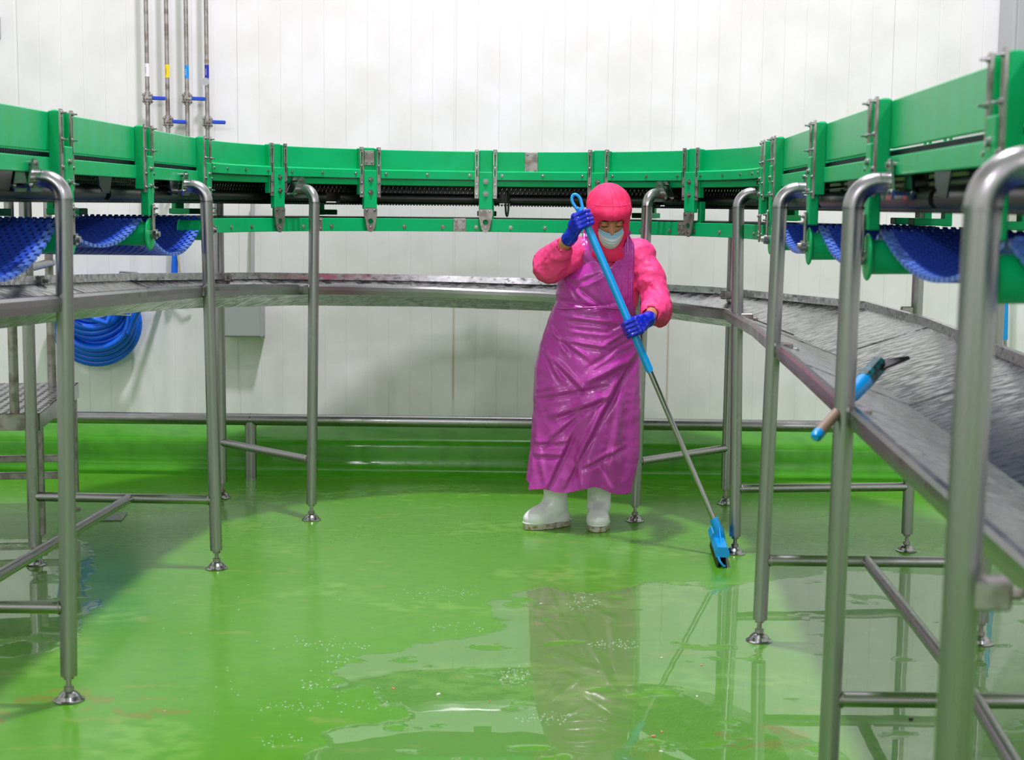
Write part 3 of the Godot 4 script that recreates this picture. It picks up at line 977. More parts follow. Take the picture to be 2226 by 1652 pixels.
# ------------------------------------------------------------------ things on the wall
func build_wall_pipes() -> void:
	var pipes := [
		[-1.996, 2.004, "label_white", 2.155, "thin steel wall pipe with a white label band and a blue valve lever"],
		[-1.887, 1.880, "label_yellow", 2.150, "thin steel wall pipe with a yellow label band and a blue valve lever"],
		[-1.781, 2.004, "label_sky", 2.147, "thin steel wall pipe with a sky blue label band and a blue valve lever"],
		[-1.672, 1.880, "label_navy", 2.150, "thin steel wall pipe with a navy label band above a round tag"],
	]
	var z := -8.115
	for i in pipes.size():
		var q: Array = pipes[i]
		var x: float = q[0]
		var t := thing("wall_pipe", Vector3(x, 1.5, -8.2), q[4], "pipe", "")
		var mb := MB.new()
		var pts := [Vector3(x, CEIL, z), Vector3(x, 1.56, z)]
		pts.append_array(arc_pts(Vector3(x, 1.56, z - 0.05), Vector3.BACK, Vector3.DOWN, 0.05, 6))
		pts.append(Vector3(x, 1.51, -8.2))
		mb.tube(pts, 0.0115, 14)
		put(mb, "pipe", M.steel_dull, t)
		# label band with its small print
		mb = MB.new()
		mb.tube([Vector3(x, q[3] - 0.035, z), Vector3(x, q[3] + 0.035, z)], 0.0121, 16, false)
		var lb := put(mb, "label_band", M[q[2]], t)
		mb = MB.new()
		for k in 5:
			mb.box(Transform3D(Basis(Vector3.BACK, 0.3 * (k % 2)), Vector3(x - 0.003, q[3] - 0.016 + k * 0.007, z + 0.0119)), Vector3(0.0035, 0.003, 0.0006))
		put(mb, "print", M.ink if i < 2 else M.label_white, lb)
		# three-piece ball valve
		var y: float = q[1]
		mb = MB.new()
		mb.lathe(Transform3D(Basis(), Vector3(x, y, z)), [Vector2(0.0115, -0.034), Vector2(0.017, -0.034), Vector2(0.017, -0.020), Vector2(0.024, -0.018), Vector2(0.024, 0.018), Vector2(0.017, 0.020), Vector2(0.017, 0.034), Vector2(0.0115, 0.034)], 8)
		for a in 4:
			for s in [-1, 1]:
				var an := PI / 4 + a * PI / 2
				mb.box(Transform3D(Basis(Vector3.UP, an), Vector3(x, y + s * 0.017, z)).translated_local(Vector3(0.026, 0, 0)), Vector3(0.012, 0.009, 0.012), 0.002)
			mb.tube([Vector3(x + 0.026 * cos(PI / 4 + a * PI / 2), y - 0.026, z + 0.026 * sin(PI / 4 + a * PI / 2)), Vector3(x + 0.026 * cos(PI / 4 + a * PI / 2), y + 0.026, z + 0.026 * sin(PI / 4 + a * PI / 2))], 0.0035, 6)
		mb.tube([Vector3(x, y, z + 0.015), Vector3(x, y, z + 0.042)], 0.008, 8)
		var vl := put(mb, "valve", M.steel_dull, t)
		mb = MB.new()
		mb.box(Transform3D(Basis(Vector3.BACK, -0.03), Vector3(x + 0.018, y, z + 0.042)), Vector3(0.05, 0.012, 0.004), 0.001)
		put(mb, "lever_arm", M.steel_dull, vl)
		mb = MB.new()
		mb.box(Transform3D(Basis(Vector3.BACK, -0.03), Vector3(x + 0.070, y - 0.002, z + 0.042)), Vector3(0.074, 0.020, 0.010), 0.004)
		put(mb, "lever_grip", M.valve_blue, vl)
		if i == 3:
			mb = MB.new()
			mb.lathe(Transform3D(look(Vector3.BACK), Vector3(x - 0.006, 2.095, z + 0.014)), [Vector2(0, 0), Vector2(0.021, 0), Vector2(0.021, 0.003), Vector2(0, 0.003)], 26)
			put(mb, "round_tag", M.box_grey, t)
			mb = MB.new()
			mb.tube([Vector3(x, 2.198, z), Vector3(x, 2.214, z)], 0.0122, 14, false)
			put(mb, "tape_remnant", M.grime_wood, t)
		# wall brackets out of the frame carry the pipe
		mb = MB.new()
		mb.box(Transform3D(Basis(), Vector3(x, 3.4, -8.15)), Vector3(0.03, 0.03, 0.1), 0.002)
		put(mb, "pipe_clip", M.steel_dull, t)

func build_hose() -> void:
	var c := Vector3(-2.30, 0.79, -8.06)
	var t := thing("wall_hose", c, "coiled bright blue water hose hanging on a wall hook", "hose")
	var rng := RandomNumberGenerator.new()
	rng.seed = 8
	for k in 9:
		var mb := MB.new()
		var pts := []
		var rx := 0.235 - 0.012 * k
		var ry := 0.235 - 0.019 * k
		var dz := 0.012 + 0.022 * (k % 4)
		var tilt := rng.randf_range(-0.12, 0.12)
		var sh := 0.010 * k
		for i in 49:
			var a := TAU * i / 48.0
			var p := Vector3(rx * cos(a), ry * sin(a) * (1.0 if sin(a) < 0 else 0.82) + sh, dz + 0.012 * sin(2.0 * a + k))
			pts.append(c + Basis(Vector3.BACK, tilt) * p + Vector3(0, 0, -0.06))
		mb.tube(pts, 0.0195, 10, false)
		put(mb, "loop", M.hose_blue, t)
	# strand crossing the middle and the tail leading off
	var mb := MB.new()
	mb.tube([c + Vector3(-0.18, 0.12, 0.06), c + Vector3(-0.05, 0.10, 0.08), c + Vector3(0.03, 0.02, 0.09), c + Vector3(0.10, 0.0, 0.09), c + Vector3(0.12, 0.06, 0.08), c + Vector3(0.06, 0.16, 0.07), c + Vector3(-0.02, 0.19, 0.05)], 0.017, 10)
	put(mb, "crossing_strand", M.hose_blue, t)
	mb = MB.new()
	mb.tube([c + Vector3(0.20, -0.06, 0.04), c + Vector3(0.235, 0.02, 0.05), c + Vector3(0.27, 0.07, 0.08), c + Vector3(0.33, 0.13, 0.11), c + Vector3(0.36, 0.17, 0.09), c + Vector3(0.37, 0.19, 0.03), c + Vector3(0.37, 0.19, -0.13)], 0.016, 10)
	put(mb, "tail", M.hose_blue, t)
	# wire hook
	var h := thing("hose_hook", Vector3(-2.2, 1.0, -8.2), "bent steel wire hook holding the blue hose coil", "hook")
	mb = MB.new()
	for x in [-2.17, -2.07]:
		mb.tube([Vector3(x - 0.01, 0.86, -8.19), Vector3(x, 0.99, -8.14), Vector3(x + 0.03, 1.065, -8.02)], 0.005, 8)
	mb.tube([Vector3(-2.14, 1.065, -8.02), Vector3(-2.04, 1.06, -8.02)], 0.005, 8)
	put(mb, "hoop", M.steel_bright, h)
	mb = MB.new()
	mb.tube([Vector3(-2.16, 0.835, -7.98), Vector3(-2.075, 0.832, -7.98), Vector3(-2.07, 0.90, -8.0), Vector3(-2.075, 1.0, -8.19)], 0.006, 8)
	put(mb, "peg", M.steel_bright, h)

func build_wall_bits() -> void:
	var mb := MB.new()
	mb.box(Transform3D(Basis(), Vector3(-1.489, 0.81, -8.14)), Vector3(0.215, 0.20, 0.12), 0.006)
	var b := top(mb, "control_box", M.box_grey, Vector3(-1.489, 0.81, -8.2), "square grey metal control box low on the wall", "box")
	mb = MB.new()
	mb.box(Transform3D(Basis(), Vector3(-1.489, 0.81, -8.077)), Vector3(0.200, 0.185, 0.008), 0.003)
	put(mb, "cover", M.box_grey, b)
	mb = MB.new()
	mb.tube([Vector3(-1.44, 0.90, -8.13), Vector3(-1.44, 1.45, -8.17)], 0.012, 10)
	put(mb, "conduit", M.box_grey, b)
	# stainless shelf bracket behind the post, and a bolt in the wall
	mb = MB.new()
	mb.box(Transform3D(Basis(), Vector3(-2.86, 2.38, -8.16)), Vector3(0.10, 0.12, 0.08), 0.004)
	var jb := top(mb, "junction_box", M.box_grey, Vector3(-2.86, 2.38, -8.2), "small dark grey junction box high on the panel wall", "box")
	mb = MB.new()
	mb.tube([Vector3(-2.86, 2.44, -8.16), Vector3(-2.86, 3.2, -8.18)], 0.008, 8)
	put(mb, "conduit", M.panel, jb)
	# grey cabinet at the right
	mb = MB.new()
	mb.box(Transform3D(Basis(), Vector3(3.03, 2.55, -8.08)), Vector3(0.80, 1.9, 0.24), 0.01)
	var cab := top(mb, "wall_cabinet", M.box_grey, Vector3(3.03, 2.55, -8.2), "tall light grey cabinet hung on the panel wall", "cabinet")
	mb = MB.new()
	mb.box(Transform3D(Basis(), Vector3(3.03, 2.55, -7.955)), Vector3(0.76, 1.84, 0.012), 0.004)
	put(mb, "door", M.box_grey, cab)
	# spray lance and thin beige hose
	var t := thing("spray_lance", Vector3(-1.87, 0.95, -8.16), "blue spray lance with a thin beige hose hanging by the hose coil", "spray lance")
	mb = MB.new()
	mb.tube([Vector3(-1.862, 1.36, -8.13), Vector3(-1.865, 1.16, -8.13), Vector3(-1.868, 1.04, -8.13), Vector3(-1.868, 0.98, -8.13)], [0.010, 0.0165, 0.020, 0.018], 12)
	put(mb, "grip", M.hose_blue, t)
	mb = MB.new()
	mb.tube([Vector3(-1.80, 1.40, -8.14), Vector3(-1.83, 1.28, -8.12), Vector3(-1.842, 1.15, -8.11), Vector3(-1.83, 1.05, -8.11), Vector3(-1.79, 0.98, -8.12), Vector3(-1.76, 0.95, -8.14)], 0.0065, 8)
	put(mb, "thin_hose", M.beige_hose, t)
	# broom handle hanging at the right
	t = thing("hanging_pole", Vector3(2.72, 0.5, -8.12), "thin grey pole with a bright blue grip hanging on the wall", "pole")
	mb = MB.new()
	mb.tube([Vector3(2.715, 1.20, -8.13), Vector3(2.73, 0.74, -8.13)], 0.014, 12)
	put(mb, "grip", M.tool_blue, t)
	mb = MB.new()
	mb.tube([Vector3(2.73, 0.74, -8.13), Vector3(2.74, 0.34, -8.12)], 0.010, 10)
	put(mb, "shaft", M.steel_bright, t)
	mb = MB.new()
	mb.tube([Vector3(2.715, 1.19, -8.2), Vector3(2.715, 1.19, -8.115)], 0.005, 8)
	put(mb, "wall_hook", M.steel_bright, t)

func build_platform() -> void:
	var t := thing("step_platform", Vector3(-2.3, 0, -6.35), "stainless step platform with chequered deck and handrail behind the tray", "platform")
	var fr := Vector3(-1.895, 0.6, -5.85)
	var br := Vector3(-2.035, 0.6, -6.86)
	var ez := (br - fr).normalized()
	var ex := Vector3.UP.cross(ez).normalized()      # points left
	if ex.x > 0: ex = -ex
	var len_z := fr.distance_to(br)
	var wid := 0.95
	var mid := fr + ez * len_z / 2 + ex * wid / 2
	var bas := Basis(-ex, Vector3.UP, (-ex).cross(Vector3.UP))
	var mb := MB.new()
	mb.box(Transform3D(bas, mid + Vector3(0, -0.003, 0)), Vector3(wid, 0.006, len_z), 0.001)
	var deck := put(mb, "deck", M.steel, t)
	mb = MB.new()
	for i in 24:
		for j in 26:
			var p := fr + ex * (0.02 + wid * 0.96 * i / 23.0) + ez * (0.02 + (len_z - 0.04) * j / 25.0)
			mb.box(Transform3D(bas * Basis(Vector3.UP, PI / 4 if (i + j) % 2 else -PI / 4), p + Vector3(0, 0.001, 0)), Vector3(0.022, 0.003, 0.006), 0.001)
	var tread := put(mb, "tread_pattern", M.steel_bright, deck)
	tread.set_meta("kind", "stuff")
	for s in [0, 1]:
		mb = MB.new()
		mb.box(Transform3D(bas, mid + (-ex if s == 0 else ex) * (wid / 2 - 0.003) + Vector3(0, -0.035, 0)), Vector3(0.006, 0.07, len_z), 0.001)
		put(mb, "side_flange", M.steel, t)
		mb = MB.new()
		mb.box(Transform3D(bas, mid + ez * (len_z / 2 - 0.003) * (1 if s else -1) + Vector3(0, -0.035, 0)), Vector3(wid, 0.07, 0.006), 0.001)
		put(mb, "end_flange", M.steel_dull, t)
	for q in [[0.03, 0.10], [0.03, len_z - 0.03], [wid - 0.03, 0.10], [wid - 0.03, len_z - 0.03]]:
		var p: Vector3 = fr + ex * q[0] + ez * q[1]
		mb = MB.new()
		mb.box(Transform3D(bas, Vector3(p.x, 0.315, p.z)), Vector3(0.045, 0.47, 0.045), 0.003)
		var leg := put(mb, "leg", M.steel_dull, t)
		mb = MB.new()
		mb.lathe(Transform3D(Basis(), Vector3(p.x, 0, p.z)), [Vector2(0, 0), Vector2(0.03, 0), Vector2(0.03, 0.008), Vector2(0.008, 0.012), Vector2(0.008, 0.09), Vector2(0, 0.09)], 14)
		put(mb, "foot", M.steel_dull, leg)
	for q in [[0.03, 0.02], [0.03, len_z - 0.12]]:
		var p: Vector3 = fr + ex * q[0] + ez * q[1]
		mb = MB.new()
		p += ex * 0.07
		mb.tube([Vector3(p.x, 0.6, p.z), Vector3(p.x, 1.75, p.z)], 0.019, 14)
		put(mb, "handrail_post", M.steel_dull, t)
	mb = MB.new()
	mb.tube([fr + ex * 0.10 + ez * 0.02 + Vector3(0, 0.565, 0), fr + ex * 0.10 + ez * (len_z - 0.05) + Vector3(0, 0.565, 0)], 0.019, 14)
	put(mb, "handrail_bar", M.steel, t)
	for y in [0.17, 0.25]:
		mb = MB.new()
		mb.box(Transform3D(bas, Vector3(mid.x, y, mid.z) + ez * (len_z / 2 - 0.05)), Vector3(wid - 0.05, 0.03, 0.03), 0.002)
		put(mb, "stretcher", M.steel_dull, t)
	# lower step
	mb = MB.new()
	mb.box(Transform3D(bas, Vector3(mid.x, 0.20, mid.z) - ez * (len_z / 2 + 0.08) + ex * 0.28), Vector3(wid - 0.2, 0.05, 0.2), 0.003)
	put(mb, "lower_step", M.steel_dull, t)
	# plate screwed to the floor by the back leg
	mb = MB.new()
	mb.box(Transform3D(Basis(Vector3.UP, 0.1), Vector3(-1.83, 0.004, -6.66)), Vector3(0.10, 0.008, 0.16), 0.002)
	top(mb, "floor_plate", M.steel, Vector3(-1.83, 0.0, -6.66), "flat steel plate lying on the green floor near the step platform", "plate")

# ------------------------------------------------------------------ tools
const POLE_LOW := Vector3(0.867, 0.118, -6.04)
const POLE_TOP := Vector3(0.266, 1.468, -6.28)

func build_squeegee() -> void:
	var t := thing("squeegee", Vector3(0.87, 0, -6.0), "long floor squeegee with bright blue grip and head held by the cleaner", "squeegee")
	var d := (POLE_TOP - POLE_LOW).normalized()
	var ln := POLE_TOP.distance_to(POLE_LOW)
	var joint := POLE_LOW + d * ln * 0.475
	var mb := MB.new()
	mb.tube([POLE_LOW - d * 0.04, joint + d * 0.03], 0.0115, 18)
	put(mb, "shaft", M.steel_bright, t)
	mb = MB.new()
	mb.tube([joint, joint + d * 0.008, joint + d * 0.012, joint + d * 0.10, POLE_TOP - d * 0.06, POLE_TOP - d * 0.03], [0.0135, 0.0155, 0.0165, 0.0165, 0.0172, 0.0165], 20)
	var grip := put(mb, "grip", M.tool_blue, t)
	# hanging loop
	mb = MB.new()
	var side := d.cross(Vector3.BACK).normalized()
	var lp := []
	for i in 15:
		var a := PI * i / 14.0
		lp.append(POLE_TOP + d * (0.002 + 0.030 * sin(a)) + side * (0.018 * cos(a)))
	lp.push_front(POLE_TOP - d * 0.045 + side * 0.010)
	lp.append(POLE_TOP - d * 0.045 - side * 0.010)
	mb.tube(lp, 0.0068, 12)
	put(mb, "hanging_loop", M.tool_blue, grip)
	# head: a long block running away from the camera, socket, ribs, twin blades
	var long := Vector3(0.06, 0, -1).normalized()
	var c := Vector3(0.872, 0.072, -6.04)
	var sx := Vector3.UP.cross(long).normalized()
	var hb := Basis(sx, Vector3.UP, sx.cross(Vector3.UP))
	mb = MB.new()
	mb.prism(Transform3D(hb, c), [Vector2(-0.026, -0.030), Vector2(0.026, -0.030), Vector2(0.030, -0.010), Vector2(0.020, 0.012), Vector2(-0.020, 0.012), Vector2(-0.030, -0.010)], 0.40)
	var head := put(mb, "head", M.tool_blue, t)
	mb = MB.new()
	mb.tube([c + Vector3(0, -0.005, 0), c + Vector3(0, 0.012, 0), POLE_LOW - d * 0.015, POLE_LOW + d * 0.045], [0.030, 0.027, 0.021, 0.018], 16)
	put(mb, "socket", M.tool_blue, head)
	for s in [-1.0, 1.0]:
		mb = MB.new()
		var a0: Vector3 = c + Vector3(0, 0.05, 0) + sx * 0.0
		mb.prism(Transform3D(Basis(long, Vector3.UP, long.cross(Vector3.UP)), c), [Vector2(0.0, 0.06), Vector2(s * 0.14, 0.010), Vector2(s * 0.02, 0.010)], 0.005)
		put(mb, "rib", M.tool_blue, head)
	for s in [-1, 1]:
		mb = MB.new()
		mb.box(Transform3D(hb * Basis(Vector3.BACK, s * 0.12), c + sx * s * 0.015 + Vector3(0, -0.050, 0)), Vector3(0.005, 0.044, 0.41), 0.001)
		put(mb, "blade", M.rubber_dark, head)
	mb = MB.new()
	var e := c - long * 0.20
	mb.tube([e + Vector3(0, -0.028, 0) + sx * 0.016, e - long * 0.012 + Vector3(0, -0.044, 0) + sx * 0.010, e - long * 0.012 + Vector3(0, -0.062, 0) - sx * 0.004, e + Vector3(0, -0.066, 0) - sx * 0.012], 0.005, 8)
	put(mb, "end_hook", M.tool_blue, head)

func build_scraper() -> void:
	var a := Vector3(0.700, 0.930, -3.345)
	var b := Vector3(0.905, 1.075, -3.60)
	var d := (b - a).normalized()
	var ln := a.distance_to(b)
	var t := thing("hand_scraper", a.lerp(b, 0.5), "dirty hand squeegee with blue head and worn pale handle wedged behind a post", "hand squeegee")
	var mb := MB.new()
	mb.tube([a + d * 0.012, a + d * 0.03, a + d * ln * 0.25, a + d * ln * 0.45, a + d * ln * 0.58], [0.0125, 0.0135, 0.0125, 0.011, 0.010], 14)
	put(mb, "handle", M.grime_wood, t)
	mb = MB.new()
	mb.tube([a - d * 0.004, a, a + d * 0.016], [0.008, 0.0135, 0.0142], 14)
	put(mb, "end_cap", M.tool_blue, t)
	var side := d.cross(Vector3.UP).normalized()
	var up := side.cross(d).normalized()
	var bas := Basis(side, d, side.cross(d))
	mb = MB.new()
	mb.tube([a + d * ln * 0.50, a + d * ln * 0.56, a + d * ln * 0.74], [0.014, 0.019, 0.021], 14)
	var head := put(mb, "socket", M.tool_blue, t)
	mb = MB.new()
	mb.box(Transform3D(bas, a + d * ln * 0.86), Vector3(0.034, ln * 0.28, 0.042), 0.008)
	put(mb, "head_block", M.head_grime, head)
	mb = MB.new()
	mb.prism(Transform3D(bas, b - d * 0.01) * Transform3D(Basis(Vector3.UP, 0.0), Vector3.ZERO), [Vector2(-0.020, -0.10), Vector2(0.020, -0.02), Vector2(0.062, 0.045), Vector2(0.056, 0.05), Vector2(-0.010, 0.02), Vector2(-0.034, -0.09)], 0.006)
	put(mb, "blade", M.rubber_dark, t)

# ------------------------------------------------------------------ water on the floor
const PUDDLE_RIGHT := [[640, 1700], [690, 1612], [720, 1592], [862, 1548], [800, 1502], [735, 1496], [725, 1470], [745, 1440], [850, 1420], [890, 1392], [1010, 1392], [1070, 1370], [1085, 1335], [1075, 1310], [1110, 1290], [1180, 1272], [1240, 1286], [1350, 1282], [1385, 1262], [1420, 1262], [1500, 1266], [1560, 1282], [1640, 1262], [1740, 1256], [1800, 1240], [1900, 1245], [2050, 1250], [2300, 1260], [2500, 1500], [2400, 1750]]
const PUDDLE_LEFT := [[-200, 1170], [0, 1168], [150, 1172], [195, 1180], [205, 1200], [200, 1225], [205, 1290], [200, 1340], [140, 1395], [0, 1440], [-300, 1500]]

func on_floor(u: float, v: float) -> Vector2:      # the floor point seen at a pixel of the photograph
	var b := Basis.from_euler(Vector3(-atan(380.0 / 3200.0), 0, 0.0112))
	var d := b * Vector3((u - 1113.0) / 3200.0, -(v - 826.0) / 3200.0, -1.0)
	var t := -1.45 / d.y
	return Vector2(d.x * t, d.z * t)

func build_water() -> void:
	var na := FastNoiseLite.new(); na.seed = 71; na.frequency = 3.2; na.fractal_octaves = 4
	var nr := FastNoiseLite.new(); nr.seed = 72; nr.frequency = 5.0; nr.fractal_octaves = 2
	for w in [[PUDDLE_RIGHT, "wide shallow puddle mirroring the wall and the cleaner", "wide"], [PUDDLE_LEFT, "shallow puddle mirroring the wall beside the step platform", "small"]]:
		var poly := PackedVector2Array()
		for p in w[0]: poly.append(on_floor(p[0], p[1]))
		var lo := poly[0]
		var hi := poly[0]
		for p in poly:
			lo = lo.min(p); hi = hi.max(p)
		lo -= Vector2(0.1, 0.1); hi += Vector2(0.1, 0.1)
		var cell := 0.014
		var nx := int((hi.x - lo.x) / cell) + 1
		var nz := int((hi.y - lo.y) / cell) + 1
		var fld := PackedFloat32Array()
		fld.resize((nx + 1) * (nz + 1))
		for j in nz + 1:
			for i in nx + 1:
				var p := lo + Vector2(i, j) * cell
				var best := 1e9
				for k in poly.size():
					var q := Geometry2D.get_closest_point_to_segment(p, poly[k], poly[(k + 1) % poly.size()])
					best = minf(best, p.distance_squared_to(q))
				var d := sqrt(best) * (1.0 if Geometry2D.is_point_in_polygon(p, poly) else -1.0)
				var n := na.get_noise_2d(p.x, p.y * 1.5)
				d += 0.075 * n
				var hole := (na.get_noise_2d(p.x * 0.8 + 31.0, p.y * 1.5) - 0.46) * 0.25      # dry islands
				d = minf(d, -hole)
				fld[j * (nx + 1) + i] = d
		var mb := MB.new()
		for j in nz:
			for i in nx:
				var f := [fld[j * (nx + 1) + i], fld[j * (nx + 1) + i + 1], fld[(j + 1) * (nx + 1) + i + 1], fld[(j + 1) * (nx + 1) + i]]
				if f[0] <= 0 and f[1] <= 0 and f[2] <= 0 and f[3] <= 0: continue
				var c := [lo + Vector2(i, j) * cell, lo + Vector2(i + 1, j) * cell, lo + Vector2(i + 1, j + 1) * cell, lo + Vector2(i, j + 1) * cell]
				var pts := []
				var nn := []
				var gx: float = ((f[1] - f[0]) + (f[2] - f[3])) / (2 * cell)
				var gz: float = ((f[3] - f[0]) + (f[2] - f[1])) / (2 * cell)
				for k in 4:
					var k2 := (k + 1) % 4
					if f[k] > 0:
						pts.append([c[k], f[k]])
					if (f[k] > 0) != (f[k2] > 0):
						pts.append([c[k].lerp(c[k2], f[k] / (f[k] - f[k2])), 0.0])
				var vs := []
				for q in pts:
					var edge := clampf(1.0 - q[1] / 0.02, 0.0, 1.0) * 0.10
					var p: Vector2 = q[0]
					var amp := 0.0022
					var r1 := nr.get_noise_2d(p.x, p.y * 1.6) * amp
					var r2 := nr.get_noise_2d(p.x + 50.0, p.y * 1.6) * amp
					vs.append(Vector3(p.x, 0.0006 + 0.0008 * minf(1.0, q[1] / 0.02), p.y))
					nn.append(Vector3(-gx * edge + r1, 1.0, -gz * edge + r2).normalized())
				for k in range(1, vs.size() - 1):
					mb.tri(vs[0], vs[k], vs[k + 1], nn[0], nn[k], nn[k + 1])
		var ctr := (lo + hi) / 2
		top(mb, "puddle", M.water, Vector3(ctr.x, 0, ctr.y), w[1], "puddle")
	# splashed drops and foam bubbles, and small scraps on the floor
	var rng := RandomNumberGenerator.new()
	rng.seed = 99
	var dome := MB.new()
	dome.lathe(Transform3D(), [Vector2(0.0, 0.0), Vector2(1.0, 0.0), Vector2(0.92, 0.28), Vector2(0.65, 0.55), Vector2(0.3, 0.7), Vector2(0, 0.74)], 8)
	var spots := []
	for q in [[560, 1545, 870, 1525, 60, 6], [620, 1395, 800, 1410, 40, 14], [850, 1285, 1040, 1300, 40, 16], [1090, 1460, 1150, 1480, 90, 14], [1280, 1410, 1390, 1395, 80, 8], [1240, 1320, 1300, 1300, 60, 12], [930, 1360, 1050, 1370, 30, 10], [560, 1600, 660, 1620, 20, 12], [1130, 1560, 1240, 1560, 50, 14], [700, 1430, 760, 1440, 30, 14], [1620, 1100, 1760, 1180, 60, 30], [660, 1480, 740, 1500, 30, 8], [300, 1540, 900, 1300, 60, 90]]:
		for k in q[4]:
			var u: float = lerpf(q[0], q[2], rng.randf()) + rng.randfn(0, 6)
			var v: float = lerpf(q[1], q[3], rng.randf()) + rng.randfn(0, q[5] * 0.5)
			var p := on_floor(u, v)
			spots.append(Vector3(p.x, rng.randf_range(0.0012, 0.0034), p.y))
	var mm := MultiMesh.new()
	mm.transform_format = MultiMesh.TRANSFORM_3D
	mm.mesh = dome.mesh()
	mm.instance_count = spots.size()
	for i in spots.size():
		var r: float = spots[i].y
		mm.set_instance_transform(i, Transform3D(Basis().scaled(Vector3(r, r, r)), Vector3(spots[i].x, 0.0012, spots[i].z)))
	var mi := MultiMeshInstance3D.new()
	mi.name = "water_drops"; mi.multimesh = mm; mi.material_override = M.drop
	add_child(mi); tag(mi, "scattered water drops and foam bubbles on the green floor", "water drops"); mi.set_meta("kind", "stuff")
	var sc := [[855, 1498, 0.006, 0], [953, 1511, 0.008, 1], [1420, 1602, 0.007, 0], [1438, 1431, 0.005, 1], [1525, 1447, 0.005, 0], [1438, 1592, 0.005, 0], [1069, 1546, 0.004, 1], [1437, 1635, 0.006, 1], [1065, 1524, 0.004, 0], [1515, 1515, 0.005, 1], [1897, 1580, 0.005, 1], [1980, 1565, 0.008, 2]]
	for q in sc:
		var p := on_floor(q[0], q[1])
		var mb := MB.new()
		var bs := Basis(Vector3.UP, rng.randf() * 3.0)
		mb.box(Transform3D(bs, Vector3(p.x, q[2] * 0.3 + 0.0008, p.y)), Vector3(q[2] * 1.7, q[2] * 0.6, q[2]), q[2] * 0.2)
		top(mb, "food_scrap", [M.scrap_pink, M.scrap_white, M.rubber_dark][q[3]], Vector3(p.x, 0, p.y), ["tiny pink food scrap lying on the wet floor", "tiny white food scrap lying on the wet floor", "tiny dark food scrap lying in the puddle"][q[3]], "food scrap", ["pink food scraps on the floor", "white food scraps on the floor", ""][q[3]])

